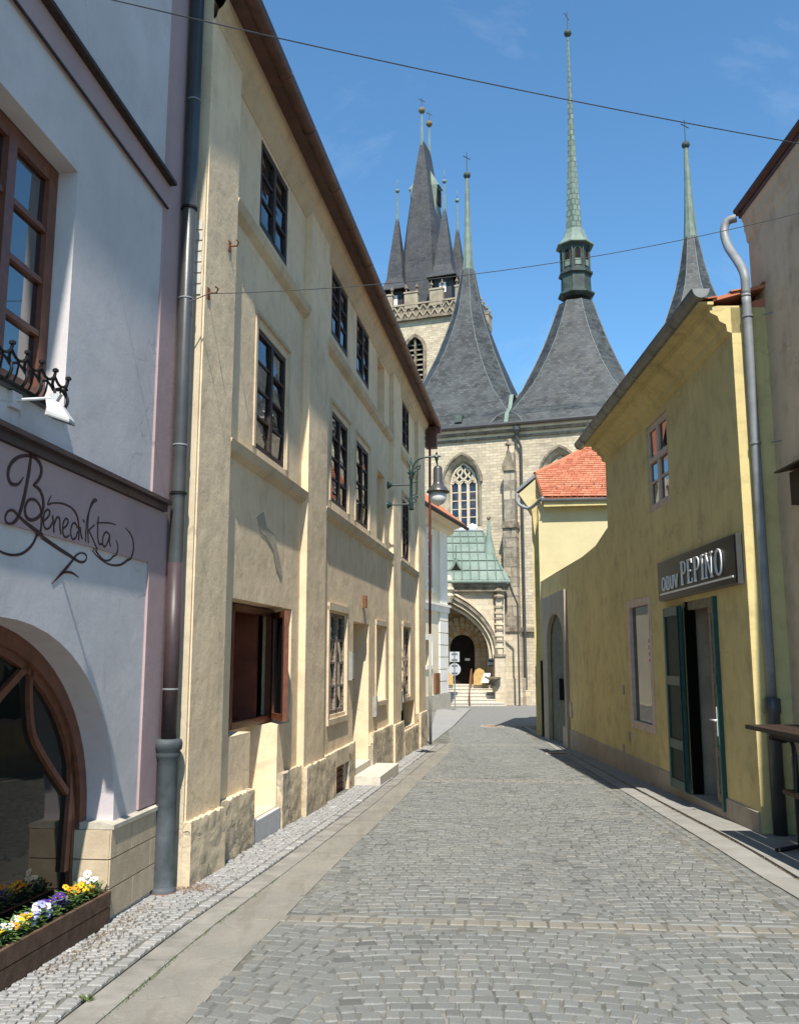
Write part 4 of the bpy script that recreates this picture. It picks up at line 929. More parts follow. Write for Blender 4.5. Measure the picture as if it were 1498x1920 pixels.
# shop sign
sg = thing('shop_sign', YE.P(11.3, .05, 2.65), 'long black glossy sign with raised silver letters over the shop door', 'sign')
obj('panel', MB().box(YE, 9.79, 12.9, .02, .085, 2.415, 2.935), M['black'], sg)
obj('frame', MB().box(YE, 9.77, 12.92, .01, .07, 2.40, 2.95), M['pipe_dark'], sg)
obj('underline', MB().box(YE, 9.85, 12.78, .086, .098, 2.475, 2.497), M['steel'], sg)
def letters(text, t_left, t_right, z0, h, slant, serif, wd):
    # text runs from far (high t) to near (low t) as read from the street
    G = {'O': [[(.5, 1), (.18, .88), (.06, .5), (.18, .12), (.5, 0), (.82, .12), (.94, .5), (.82, .88), (.5, 1)]],
         'B': [[(.12, 0), (.12, 1)], [(.12, 1), (.55, 1), (.78, .9), (.78, .62), (.5, .52), (.12, .52)], [(.12, .52), (.6, .52), (.88, .38), (.88, .12), (.6, 0), (.12, 0)]],
         'U': [[(.12, 1), (.12, .3), (.25, .06), (.5, 0), (.75, .06), (.88, .3), (.88, 1)]], 'V': [[(.05, 1), (.45, 0), (.55, 0), (.95, 1)]],
         'P': [[(.2, 0), (.2, 1)], [(.2, 1), (.6, 1), (.9, .88), (.92, .72), (.8, .55), (.5, .48), (.2, .48)]],
         'E': [[(.2, 0), (.2, 1)], [(.2, 1), (.88, 1), (.9, .84)], [(.2, .52), (.7, .52)], [(.2, 0), (.9, 0), (.93, .18)]],
         'I': [[(.5, 0), (.5, 1)]], 'N': [[(.15, 0), (.15, 1)], [(.15, 1), (.85, 0)], [(.85, 0), (.85, 1)]]}
    n = len(text); cw = [(.55 if ch == 'I' else 1.35 if ch == 'N' else 1.1 if ch == 'O' else 1) for ch in text]; tot = sum(cw); x = 0
    for ch, c in zip(text, cw):
        m = MB(); wl = (t_left - t_right) * c / tot * .76
        for si, st in enumerate(G[ch]):
            pts = []
            for u, v in (smoothpts(st, 4) if ch in 'OU' or (ch in 'BP' and len(st) > 2) else st):
                uu = u if ch != 'I' else .5
                pts.append((t_left - (t_left - t_right) * x / tot - wl * uu - slant * v * h, z0 + v * h))
            thick = wd * (1.6 if serif and si == 0 and ch in 'PEIB' else 1.25 if serif and ch == 'N' and si == 1 else .8 if serif and ch in 'PEN' else 1)
            m.ribbon(YE, pts, thick, .087, .104)
            if serif and ch in 'PEIN' and len(st) == 2 and st[0][0] == st[1][0]:
                for v in (0, 1):
                    tt = t_left - (t_left - t_right) * x / tot - wl * (st[0][0] if ch != 'I' else .5) - slant * v * h
                    m.box(YE, tt - wd * 1.7, tt + wd * 1.7, .087, .1035, z0 + v * h - .009, z0 + v * h + .009)
        obj('letter', m, M['steel'], sg); x += c
letters('OBUV', 12.66, 11.86, 2.535, .17, 0, False, .02)
letters('PEPINO', 11.75, 10.1, 2.545, .285, 0, True, .024)

# ------------------------------------------------------------------ YARD WALL with arched gate
yw = thing('yard_wall', YE.P(20, 0, gz(20)), 'ochre yard wall with arched grey gate between the yellow house and the orange-roofed house', 'wall')
def gp_(x, y): return YE.hit(x, y)
m = MB(); gt0, gt1 = 21.35, 23.95
hole = rounded(gt0, gt1, -.8, 1.98, .72)
m.sheet(YE, [(16.45, -.9), (25.6, -.9), (25.6, 3.72), (24.6, 3.72), (22, 3.70), (19, 3.72), (17.6, 3.78), (16.45, 3.98)], [hole], -.001, .02)
m.quad(YE.P(16.45, -.001, 3.98), YE.P(17.6, -.001, 3.78), YE.P(17.6, -.35, 3.78), YE.P(16.45, -.35, 3.98)); m.quad(YE.P(17.6, -.001, 3.78), YE.P(19, -.001, 3.72), YE.P(19, -.35, 3.72), YE.P(17.6, -.35, 3.78))
m.quad(YE.P(19, -.001, 3.72), YE.P(25.6, -.001, 3.72), YE.P(25.6, -.35, 3.72), YE.P(19, -.35, 3.72)); m.quad(YE.P(16.45, -.35, -.9), YE.P(25.6, -.35, -.9), YE.P(25.6, -.35, 3.7), YE.P(16.45, -.35, 3.7))
obj('wall', m, M['yellow'], yw)
m = MB(); m.sheet(YE, [(21.1, -.9), (24.75, -.9), (24.75, 3.2), (21.1, 3.2)], [hole], .07, .07)
for a in (21.1, 24.75): m.quad(YE.P(a, 0, -.9), YE.P(a, .07, -.9), YE.P(a, .07, 3.2), YE.P(a, 0, 3.2))
m.quad(YE.P(21.1, 0, 3.2), YE.P(24.75, 0, 3.2), YE.P(24.75, .07, 3.2), YE.P(21.1, .07, 3.2)); obj('gate_surround', m, M['plinth_grey'], yw)
gate = thing('x', (0, 0, 0), 'x', 'x'); bpy.data.objects.remove(gate)
gd = obj('gate', MB().box(YE, gt0, gt1, -.10, -.075, -.6, .05).box(YE, gt0, gt1, -.10, -.035, 1.0, 1.12), M['gatewood'], yw, label='arched gate of grey-green boards')
for k in range(10):
    a = gt0 + (gt1 - gt0) * k / 10; b = a + (gt1 - gt0) / 10; c = (a + b) / 2
    zt = 1.98 + .72 * math.sqrt(max(0, 1 - ((c - 22.65) / 1.3) ** 2))
    obj('board', MB().box(YE, a + .006, b - .006, -.07, -.045 + random.uniform(0, .008), -.55, zt), M['gatewood'], gd)
obj('letterbox', MB().box(YE, 22.1, 22.6, -.04, .07, .62, 1.12), M['blackiron'], gd)
m = MB(); y = 16.45
while y < 21.1: m.hexa([YE.P(y, -.02, gz(y) - .2), YE.P(y + .93, -.02, gz(y + .9) - .2), YE.P(y + .93, .025, gz(y + .9) - .2), YE.P(y, .025, gz(y) - .2), YE.P(y, -.02, .035), YE.P(y + .93, -.02, .035), YE.P(y + .93, .02, .02), YE.P(y, .02, .02)]); y += .93
obj('plinth', m, M['plinth_grey'], yw)
obj('downpipe', MB().tube([YE.P(25.15, .05, gz(25) - .1), YE.P(25.15, .05, 1.55)], .035, 8), M['blackiron'], yw)
obj('box', MB().box(YE, 20.75, 20.95, 0, .04, .3, .62), M['beige_trim'], yw)

# ------------------------------------------------------------------ ORANGE-ROOFED HOUSE behind the yard wall
OF = Fr(YE.P(25.3, .02, 0)[:2], (.973, -.233), (-.233, -.973))
oh = thing('orange_roof_house', OF.P(2, -2, gz(26)), 'pale yellow house with a bright orange tiled hip roof behind the yard wall', 'house')
zE = OF.hit(1075, 938)[1]
m = MB(); m.box(OF, 0, 7, -8, 0, -.9, zE); obj('wall', m, M['yellow_pale'], oh)
a0 = OF.hit(1018, 934, .18); zr = a0[1]
def OFp(px, py, off): t, z = OF.hit(px, py, off); return OF.P(t, off, z)
A = Vector(OFp(1017, 934, .2)); B = Vector(OFp(1160, 933, .2)); Cc = Vector(OFp(1122, 829, -3.0)); D = Vector(OFp(1003, 893, -1.0)); E_ = Vector(OFp(1200, 829, -3.0))
m = MB(); m.poly([tuple(A), tuple(B), tuple(E_), tuple(Cc), tuple(D)])
X2 = D + Vector((OF.n[0] * -7, OF.n[1] * -7, 0)); m.poly([tuple(D), tuple(Cc), tuple(Cc + Vector((OF.n[0] * -5, OF.n[1] * -5, 0))), tuple(X2)])
ro = obj('roof', m, M['tile'], oh)
u = (B - A).normalized(); nn = u.cross(Cc - A); nn.normalize(); up = nn.cross(u).normalized(); up = up if up.z > 0 else -up
tl = MB(); wd = .17; rlen = .145
H = (Cc - A).dot(up); Lx = lambda h: None
for r in range(int(H / rlen) + 1):
    h = r * rlen
    hD = (D - A).dot(up); xD = (D - A).dot(u); xC = (Cc - A).dot(u)
    x0 = xD * h / hD if h < hD else xD + (xC - xD) * (h - hD) / (H - hD)
    x1 = (B - A).length + .8; c = 0; x = x0 + (0 if r % 2 else -.06)
    while x < x1:
        a = A + u * max(x, x0) + up * h + Vector((0, 0, .03)) + nn * random.uniform(0, .005); b = a + u * min(wd * .95, x1 - x); l = up * rlen * 1.1; nu = -nn if nn.z < 0 else nn
        lo = [a + nu * .02, b + nu * .02, b + l, a + l]; i = len(tl.v); tl.v += [tuple(p) for p in lo] + [tuple(p + nu * .02) for p in lo]
        tl.f += [(i + 4, i + 5, i + 6, i + 7), (i, i + 1, i + 5, i + 4), (i + 3, i, i + 4, i + 7)]; x += wd
tag(obj('roof_tiles', tl, M['tile'], ro), kind='stuff')
obj('hip_tiles', MB().tube([D + Vector((0, 0, .07)), D.lerp(Cc, .5) + Vector((0, 0, .03)), Cc + Vector((0, 0, .07))], .07, 8), M['tile'], ro)
for k in range(5):
    for q in range(2):
        p = A + u * (.35 + k * .42 + q * .2) + up * (.42 + .14 * ((k + q) % 2) + q * .1) + Vector((0, 0, .06)); o2 = nu * .05
        obj('snow_guard', MB().hexa([tuple(p), tuple(p + u * .03), tuple(p + u * .03 + up * .09), tuple(p + up * .09), tuple(p + o2), tuple(p + u * .03 + o2), tuple(p + u * .03 + up * .02 + o2 * 2), tuple(p + up * .02 + o2 * 2)]), M['zinc'], ro)
ga = OFp(1015, 936, .3); gb = OFp(1165, 933, .3)
obj('gutter', MB().loft([[tuple(Vector(q) + Vector((OF.n[0] * .07 * cos(pi * k / 6), OF.n[1] * .07 * cos(pi * k / 6), -.08 * sin(pi * k / 6)))) for k in range(7)] for q in (ga, gb)], False, False), M['zinc'], oh, True)
obj('eave_board', MB().hexa([OFp(1019, 950, 0), OFp(1165, 946, 0), OFp(1165, 946, .28), OFp(1019, 950, .28), OFp(1019, 937, 0), OFp(1165, 935, 0), OFp(1165, 936, .28), OFp(1019, 938, .28)]), M['yellow'], oh)
# street-side eave: sloping zinc verge, sunlit gable piece, cove and bent pipe
v0 = Vector(OFp(968, 923, -1.0)); v1 = Vector(OFp(1003, 894, -1.0))
ba = Vector((OF.n[0], OF.n[1], 0)) * -6
obj('verge', MB().hexa([tuple(v0), tuple(v1), tuple(v1 + ba), tuple(v0 + ba), tuple(v0 + Vector((0, 0, .1))), tuple(v1 + Vector((0, 0, .1))), tuple(v1 + ba + Vector((0, 0, .1))), tuple(v0 + ba + Vector((0, 0, .1)))]), M['zinc'], oh)
c1 = [OFp(x, y, -.95) for x, y in ((972, 926), (1003, 899), (1009, 935), (1009, 978), (1000, 962), (985, 944))]
m = MB(); m.poly(c1); m.poly([tuple(Vector(p) + ba) for p in c1])
for a, b in zip(c1, c1[1:] + c1[:1]): m.quad(a, b, tuple(Vector(b) + ba), tuple(Vector(a) + ba))
obj('cornice', m, M['yellow_pale'], oh)
w0 = [OFp(x, y, -.9) for x, y in ((1000, 975), (1022, 975))]
m = MB(); m.hexa([OF.P(-.25, -8, -.9), OF.P(.0, -8, -.9), OF.P(.0, -.7, -.9), OF.P(-.25, -.7, -.9), OF.P(-.25, -8, zE + .2), OF.P(.0, -8, zE + .2), OF.P(.0, -.7, zE + .2), OF.P(-.25, -.7, zE + .2)]); obj('street_wall', m, M['yellow'], oh)
obj('downpipe', MB().tube(smoothpts([OFp(970, 926, -.9), OFp(969, 938, -.85), OFp(976, 948, -.8), OFp(992, 953, -.7), OFp(1003, 946, -.2), OFp(1012, 937, .1), OFp(1018, 934, .25)], 4), .05, 8), M['zinc'], oh, True)

# ------------------------------------------------------------------ BROWN HOUSE (near right)
def BR_(px, py, q): t, z = BR.hit(px, py, q); return (t, q, z)
bro = thing('brown_house', BR.P(8, 0, gz(8)), 'near right house of dirty brown plaster with dark eaves, cut by the frame', 'house')
m = MB(); m.sheet(BR, rectloop(4.5, 10.05, -.6, 6.9), [rectloop(8.6, 9.2, 3.2, 3.52)], 0, .12); shell(m, BR, 4.5, 10.05, -.6, 6.9, 6); obj('wall', m, M['brown_plaster'], bro)
m = MB()
for a in (7.3, 8.5): pass
y = 4.5
while y < 9.3: m.hexa([BR.P(y, -.02, gz(y) - .2), BR.P(y + .75, -.02, gz(y + .7) - .2), BR.P(y + .75, .045, gz(y + .7) - .2), BR.P(y, .045, gz(y) - .2), BR.P(y, -.02, .63), BR.P(y + .75, -.02, .63), BR.P(y + .75, .045, .6), BR.P(y, .045, .6)]); y += .75
obj('plinth', m, M['plinth_grey'], bro)
m = MB(); m.box(BR, 4.5, 10.12, -.05, .07, 6.78, 6.82); m.quad(BR.P(4.5, .08, 6.83), BR.P(10.14, .08, 6.83), BR.P(10.14, -3, 9.5), BR.P(4.5, -3, 9.5)); m.poly([BR.P(10.05, .0, 6.8), BR.P(10.05, -3, 9.45), BR.P(10.05, -6.3, 6.3)])
m.quad(BR.P(4.5, -3, 9.5), BR.P(10.14, -3, 9.5), BR.P(10.14, -6.3, 6.3), BR.P(4.5, -6.3, 6.3)); obj('roof', m, M['brownmetal'], bro)
m = MB(); m.loft([[BR.P(q, .06 - .06 * cos(pi * k / 8), 6.9 - .07 * sin(pi * k / 8)) for k in range(9)] for q in (4.5, 10.16)], False, False); m.poly([BR.P(10.16, .06 - .06 * cos(pi * k / 8), 6.9 - .07 * sin(pi * k / 8)) for k in range(9)]); obj('gutter', m, M['brownmetal'], bro, True)
m = MB(); prof = [(0, 6.45), (.01, 6.47), (.015, 6.56), (.03, 6.6), (.035, 6.7), (.05, 6.73), (.055, 6.78)]
for a, b in zip(prof, prof[1:]): m.quad(BR.P(4.5, *a), BR.P(10.08, *a), BR.P(10.08, *b), BR.P(4.5, *b))
m.poly([BR.P(10.08, *p) for p in prof + [(-.2, 6.78), (-.2, 6.45)]]); obj('cornice', m, M['brown_plaster'], bro)
dpz = [BR_(px, py, q) for px, py, q in ((1380, 409, .1), (1362, 416, .2), (1357, 436, .24), (1365, 464, .24), (1381, 488, .24))] + [(9.63, .235, 5.86), (9.62, .235, 5.6), (9.62, .235, 5.2), (9.62, .235, 1.2)]
dpo = obj('downpipe', MB().tube(smoothpts([BR.P(*p) for p in dpz], 5), .05, 14), M['zinc'], bro, True, 'bent zinc downpipe at the house corner')
obj('standpipe', MB().lathe(BR.P(9.62, .235, gz(9.58)), [(.07, -.05), (.07, 1.22), (.085, 1.24), (.085, 1.38), (.06, 1.39)], 16), M['pipe_dark'], dpo, True, 'dark cast-iron foot of the zinc downpipe')
for z in (3.9, 5.35): obj('bracket', MB().lathe(BR.P(9.62, .235, z), [(.053, 0), (.06, .002), (.06, .03), (.053, .032)], 14).tube([BR.P(9.58, .08, z + .015), BR.P(9.5, 0, z + .015)], .007, 6), M['zinc'], dpo)
m = MB(); m.box(BR, 8.62, 9.18, -.12, -.08, 3.2, 3.52); obj('vent_back', m, M['darkwood'], bro)
obj('vent_hood', MB().hexa([BR.P(8.5, 0, 3.54), BR.P(9.26, 0, 3.54), BR.P(9.26, .2, 3.50), BR.P(8.5, .2, 3.50), BR.P(8.5, 0, 3.57), BR.P(9.26, 0, 3.57), BR.P(9.26, .2, 3.52), BR.P(8.5, .2, 3.52)]), M['darkwood'], bro)
obj('vent_box', MB().box(BR, 8.56, 9.2, 0, .07, 3.16, 3.5), M['darkwood'], bro)
BT = vline(3.9, .014, -1)
tb = thing('bar_table', BT.P(8.3, .3, gz(8.3)), 'dark brown standing-height wooden bar table on iron legs by the brown house', 'table')
for k in range(4): obj('tabletop_board', MB().box(BT, 7.0, 9.08, .0 + k * .165, .157 + k * .165, .925, .965), M['darkwood'], tb)
obj('apron', MB().box(BT, 7.1, 8.9, .12, .15, .86, .925).box(BT, 7.1, 8.9, .46, .49, .86, .925), M['blackiron'], tb)
for t in (8.75, 7.4):
    obj('leg', MB().tube(smoothpts([BT.P(t + .12, .5, .86), BT.P(t + .05, .42, .83), BT.P(t - .02, .34, .8), BT.P(t - .02, .33, .3)], 4), .022, 8).tube([BT.P(t - .02, .33, .5), BT.P(t - .02, .33, gz(t))], .025, 8), M['blackiron'], tb)
    obj('foot', MB().tube([BT.P(t - .02, .08, gz(t) + .03), BT.P(t - .02, .33, gz(t) + .07), BT.P(t - .02, .56, gz(t) + .03)], .022, 6), M['blackiron'], tb)
obj('footrest', MB().box(BT, 7.3, 8.95, .28, .38, .33, .37), M['planter'], tb)

# ------------------------------------------------------------------ CREAM CORNER HOUSE (left, beyond)
cA = (1.15, 33.5); 
def gpt(px, py):
    a, b = ray(px, py); Y = CAMH / (-b - .02); return (a * Y, Y)
q1 = gpt(838, 1330); q0 = (q1[0] - 14 * sin(radians(17.2)), q1[1] - 14 * cos(radians(17.2)))
CR = Fr(q0, (q1[0] - q0[0], q1[1] - q0[1]), (q1[1] - q0[1], -(q1[0] - q0[0])))
crh = thing('cream_house', CR.P(10, 0, gz(q1[1])), 'cream corner house with white quoins and a tiled eave beyond the beige house', 'house')
zt = CR.hit(836, 992)[1]; zs = CR.hit(830, 1136)[1]
def ch(px, py): return CR.hit(px, py)
win1 = (ch(800, 0)[0], ch(808, 0)[0]); 
wa, wb = sorted((CR.hit(799, 1100)[0], CR.hit(809, 1100)[0]))
wz0, wz1 = CR.hit(805, 1092)[1], CR.hit(805, 1010)[1]
lo_a, lo_b = sorted((CR.hit(796, 1200)[0], CR.hit(808, 1200)[0])); lz0, lz1 = CR.hit(803, 1247)[1], CR.hit(803, 1200)[1]
m = MB(); m.sheet(CR, rectloop(0, 14, -1.6, zt), [rectloop(wa, wb, wz0, wz1), rectloop(lo_a, lo_b, lz0, lz1)], 0, [.12, .35]); shell(m, CR, 0, 14, -1.6, zt, 8); obj('wall', m, M['cream'], crh)
window(crh, CR, wa + .02, wb - .02, wz0 + .02, wz1 - .02, -.05, 2, 3, M['white'], M['glass'], .12, .06, .12)
obj('window_surround', MB().box(CR, wa - .25, wa - .02, 0, .06, wz0 - .3, wz1 + .2).box(CR, wb + .02, wb + .25, 0, .06, wz0 - .3, wz1 + .2).box(CR, wa - .25, wb + .25, 0, .09, wz1 + .2, wz1 + .5).box(CR, wa - .25, wb + .25, 0, .1, wz0 - .45, wz0 - .25), M['white_trim'], crh)
obj('window_surround', MB().box(CR, lo_a - .2, lo_a, 0, .05, lz0 - .2, lz1 + .2).box(CR, lo_b, lo_b + .2, 0, .05, lz0 - .2, lz1 + .2).box(CR, lo_a, lo_b, 0, .045, lz1, lz1 + .2).box(CR, lo_a, lo_b, 0, .08, lz0 - .2, lz0), M['white_trim'], crh)
m = MB(); m.box(CR, lo_a, lo_b, -.4, -.35, lz0, lz1); obj('pane', m, M['glass'], crh)
m = MB(); m.box(CR, 0, 14.12, 0, .15, zs - .35, zs).box(CR, 0, 14.2, 0, .22, zs - .06, zs + .05); obj('string_course', m, M['white_trim'], crh)
z = -1.3; k = 0
while z < zs - .6:
    obj('quoin', MB().box(CR, 14 - 1.55, 14.06, -.4, .08, z, z + .56), M['white_trim'], crh); z += .6; k += 1
obj('corner_strip', MB().box(CR, 12.5, 14.05, -.4, .07, zs + .05, zt), M['white_trim'], crh)
obj('plinth', MB().box(CR, 0, 14.2, -.4, .15, -1.6, CR.hit(838, 1318)[1] + .5), M['sandcap'], crh)
m = MB(); e1 = zt
for a, b in (((0, zt - .35), (.25, zt - .2)), ((.25, zt - .2), (.3, zt)), ((.3, zt), (.8, zt + .15))): m.quad(CR.P(0, *a), CR.P(14.6, *a), CR.P(14.6, *b), CR.P(0, *b))
m.box(CR, 0, 14.6, .0, .3, zt - .2, zt + .02); obj('cornice', m, M['cream'], crh)
m = MB(); m.hexa([CR.P(0, .85, zt + .12), CR.P(15, .85, zt + .12), CR.P(12, -4, zt + 4.2), CR.P(0, -4, zt + 4.2), CR.P(0, .9, zt + .26), CR.P(15.05, .9, zt + .26), CR.P(12, -4, zt + 4.4), CR.P(0, -4, zt + 4.4)])
m.poly([CR.P(15.05, .9, zt + .2), CR.P(12, -4, zt + 4.4), CR.P(15.05, -8.9, zt + .2)]); obj('roof', m, M['tile'], crh)
obj('gutter', MB().tube([CR.P(0, .93, zt + .1), CR.P(15.1, .93, zt + .1)], .09, 8), M['blackiron'], crh)
bx = CR.hit(816, 1300); obj('notice_board', MB().box(CR, CR.hit(813, 1280)[0], CR.hit(821, 1280)[0], .02, .12, CR.hit(817, 1300)[1], CR.hit(817, 1262)[1]), M['rust'], crh, label='small red-brown notice board')
for yy in (1150, 990): pass

# ------------------------------------------------------------------ CHURCH
ev = (.942, -.335); nv = (-.335, -.942)
CH = Fr((1.8, 58.0), ev, nv)
chu = thing('church', CH.P(8, -5, gz(58)), 'late gothic church of pale stone with three tent-shaped slate roofs', 'church')
zEv = CH.hit(960, 797)[1]
def hz(px, py, off=0): return CH.hit(px, py, off)
W1 = (hz(843, 950)[0], hz(891, 950)[0]); w1s = hz(866, 984)[1]; w1sp = hz(866, 905)[1]; w1a = hz(866, 866)[1]
wcx = (W1[0] + W1[1]) / 2
W2c = hz(1050, 900)[0]; W2 = (W2c - (W1[1] - W1[0]) / 2, W2c + (W1[1] - W1[0]) / 2)
def gothic_window(fr, parent, t0, t1, z0, zs, za, dep=.55, lights=3):
    w_ = t1 - t0; m = MB()
    # splayed, moulded reveal in three orders
    for i_, (k0, k1, o0, o1) in enumerate(((.42, .28, .04, -.08), (.28, .16, -.08, -.25), (.16, .0, -.25, -dep))):
        a = pointed(t0 - k0, t1 + k0, z0 - k0 * .3, zs, za + k0 * 1.3); b = pointed(t0 - k1, t1 + k1, z0 - k1 * .3, zs, za + k1 * 1.3)
        n = len(a)
        for j in range(1, n):
            c = (j + 1) % n
            m.quad(fr.P(a[j][0], o0, a[j][1]), fr.P(a[c][0], o0, a[c][1]), fr.P(b[c][0], o1, b[c][1]), fr.P(b[j][0], o1, b[j][1]))
    wo = obj('window', m, M['jamb'], parent)
    hd = MB(); hd.ribbon(fr, pointed(t0 - .44, t1 + .44, zs, zs + .01, za + .42 * 1.3)[1:], .14, -.02, .12); obj('hood_mould', hd, M['sootstone'], wo)
    lw = w_ / lights
    for i_ in range(lights):
        a, b = t0 + i_ * lw, t0 + (i_ + 1) * lw; rows_ = 5
        for r in range(rows_):
            zA = z0 + (zs - z0) * r / rows_; zB = z0 + (zs - z0) * (r + 1) / rows_
            obj('pane', MB().box(fr, a, b, -dep + .02, -dep + .05, zA + .02, zB - .02), M['stained'], wo)
    g = MB(); g.prism(fr, pointed(t0, t1, zs, zs + .01, za), -dep + .02, -dep + .05); obj('pane', g, M['stained'], wo)
    m = MB()
    for i_ in range(lights + 1):
        t = t0 + i_ * lw; hw = .09 if 0 < i_ < lights else .05
        m.box(fr, t - hw, t + hw, -dep + .05, -dep + .2, z0, zs)
    for r in range(1, 5): m.box(fr, t0, t1, -dep + .05, -dep + .07, z0 + (zs - z0) * r / 5 - .03, z0 + (zs - z0) * r / 5 + .03)
    for i_ in range(lights):
        c = t0 + (i_ + .5) * lw; pts = [(c + lw / 2 * cos(pi * k / 8), zs - .05 + lw * .52 * sin(pi * k / 8)) for k in range(9)]
        m.ribbon(fr, pts, .1, -dep + .05, -dep + .2)
        for s_ in (-1, 1): m.ribbon(fr, smoothpts([(c + s_ * lw * .42, zs - .02), (c + s_ * lw * .12, zs + .12), (c, zs + .36)], 3), .07, -dep + .05, -dep + .17)
    H = za - zs; c = (t0 + t1) / 2
    for s_ in (-1, 1):
        m.ribbon(fr, smoothpts([(c + s_ * lw, zs + lw * .45), (c + s_ * lw * .55, zs + lw * .95), (c + s_ * lw * .75, zs + H * .55), (c + s_ * lw * .2, zs + H * .78)], 4), .11, -dep + .05, -dep + .2)
        m.ribbon(fr, smoothpts([(c, zs + lw * .5), (c + s_ * lw * .35, zs + lw * .85), (c + s_ * lw * .12, zs + H * .6), (c + s_ * lw * .42, zs + H * .82)], 4), .1, -dep + .05, -dep + .2)
        m.ribbon(fr, smoothpts([(c + s_ * lw * 1.45, zs + .1), (c + s_ * lw * 1.0, zs + H * .33), (c + s_ * lw * 1.2, zs + H * .42)], 3), .09, -dep + .05, -dep + .2)
    m.ribbon(fr, pointed(t0 + .04, t1 - .04, zs, zs + .01, za - .06)[1:], .12, -dep + .05, -dep + .22)
    obj('tracery', m, M['carved'], wo)
    return wo
def gw_hole(t0, t1, z0, zs, za): k = .42; return pointed(t0 - k, t1 + k, z0 - k * .3, zs, za + k * 1.3)
base = gz(58) - 1
m = MB(); m.sheet(CH, rectloop(-9, 24, base, zEv), [gw_hole(*W1, w1s, w1sp, w1a), gw_hole(*W2, w1s, w1sp, w1a)], 0, 0)
m.quad(CH.P(-9, -10.8, base), CH.P(24, -10.8, base), CH.P(24, -10.8, zEv), CH.P(-9, -10.8, zEv)); m.quad(CH.P(24, 0, base), CH.P(24, 0, zEv), CH.P(24, -10.8, zEv), CH.P(24, -10.8, base)); m.quad(CH.P(-9, 0, base), CH.P(-9, 0, zEv), CH.P(-9, -10.8, zEv), CH.P(-9, -10.8, base))
obj('wall', m, M['church'], chu)
for W_ in (W1, W2): gothic_window(CH, chu, W_[0], W_[1], w1s, w1sp, w1a)
for k in range(3):
    a = W1[0] - .2 + k * (W1[1] - W1[0] + .4) / 3; b = a + (W1[1] - W1[0] + .4) / 3
    obj('sill_cover', MB().tube([CH.P(a + .05, .25, w1s - .32), CH.P((a + b) / 2, .28, w1s - .28), CH.P(b - .05, .25, w1s - .32)], [.2, .3, .2], 8), M['snowsill'], chu, True)
m = MB(); m.box(CH, -9, 24, 0, .12, zEv - .85, zEv - .68).box(CH, -9, 24, 0, .28, zEv - .5, zEv - .32); obj('cornice', m, M['sootstone'], chu)
m = MB(); m.box(CH, -9, 24, 0, .1, zEv - .68, zEv - .5).box(CH, -9, 24, 0, .35, zEv - .32, zEv - .12); obj('cornice', m, M['carved'], chu)
obj('gutter', MB().tube([CH.P(-9, .5, zEv - .02), CH.P(24, .5, zEv - .02)], .15, 8).box(CH, -9, 24, 0, .5, zEv - .08, zEv + .02), M['pipe_dark'], chu)
# buttress with gablet, ledges and a foot
bt0, bt1 = hz(945, 1050, .8)[0], hz(968, 1050, .8)[0]
def bz(py, off=.8): return CH.hit(956, py, off)[1]
def zz_(py, off=0): return CH.hit(956, py, off)[1]
b1 = bt0 - .02; b2 = bt1 + .02
obj('buttress', MB().box(CH, b1, b2, 0, .9, base, bz(985)).box(CH, b1 + .06, b2 - .06, 0, .75, bz(985), bz(880)).hexa([CH.P(b1 + .1, 0, bz(880)), CH.P(b2 - .1, 0, bz(880)), CH.P(b2 - .1, .72, bz(880)), CH.P(b1 + .1, .72, bz(880)), CH.P(b1 + .25, 0, zEv - .86), CH.P(b2 - .15, 0, zEv - .86), CH.P(b2 - .15, .1, zEv - .9), CH.P(b1 + .25, .1, zEv - .9)]), M['buttress'], chu)
obj('buttress_ledge', MB().box(CH, b1 - .08, b2 + .08, 0, 1.02, bz(990), bz(984)).box(CH, b1 - .03, b2 + .03, 0, .96, bz(984), bz(977)), M['sootstone'], chu)
gm = MB(); gm.prism(CH, [(b1, bz(882)), (b2, bz(882)), (b2, bz(870)), ((b1 + b2) / 2, bz(846)), (b1, bz(870))], .7, .86); gm.lathe(CH.P((b1 + b2) / 2, .78, bz(846)), [(.06, -.1), (.06, .35), (.2, .4), (.2, .5), (.06, .56), (.08, .75), (.02, .8)], 6)
obj('gablet', gm, M['sootstone'], chu)
zl = hz(1000, 1180)[1]
obj('string_course', MB().box(CH, hz(941, 1180, .1)[0], b1 - .2, 0, .25, zl - .15, zl + .1).box(CH, b1 - .2, b2 + .2, 0, 1.12, zl - .15, zl + .1).box(CH, b2 + .2, 24, 0, .25, zl - .15, zl + .1), M['sootstone'], chu)
obj('buttress_foot', MB().box(CH, b1 - .12, b2 + .12, 0, 1.0, base, zl - .15).box(CH, b1 - .3, b2 + .3, 0, 1.3, base, gz(58) + 1.6), M['porchstone'], chu)
obj('wall_plinth', MB().box(CH, b2 + .3, 24, 0, .35, base, gz(58) + .9), M['porchstone'], chu)
obj('low_wall', MB().box(CH, b2 + .6, 24, 1.3, 1.7, base, gz(58) + .62), M['porchstone'], chu)
dpt = hz(977, 900, .3)[0]
obj('downpipe', MB().tube([CH.P(dpt - .25, .5, zEv - .1), CH.P(dpt - .22, .35, zEv - .9), CH.P(dpt, .22, zEv - 1.5), CH.P(dpt, .22, gz(58) + .3)], .09, 8).lathe(CH.P(dpt - .22, .4, zEv - .75), [(.1, 0), (.25, .3), (.25, .5), (.1, .5)], 8), M['pipe_dark'], chu)
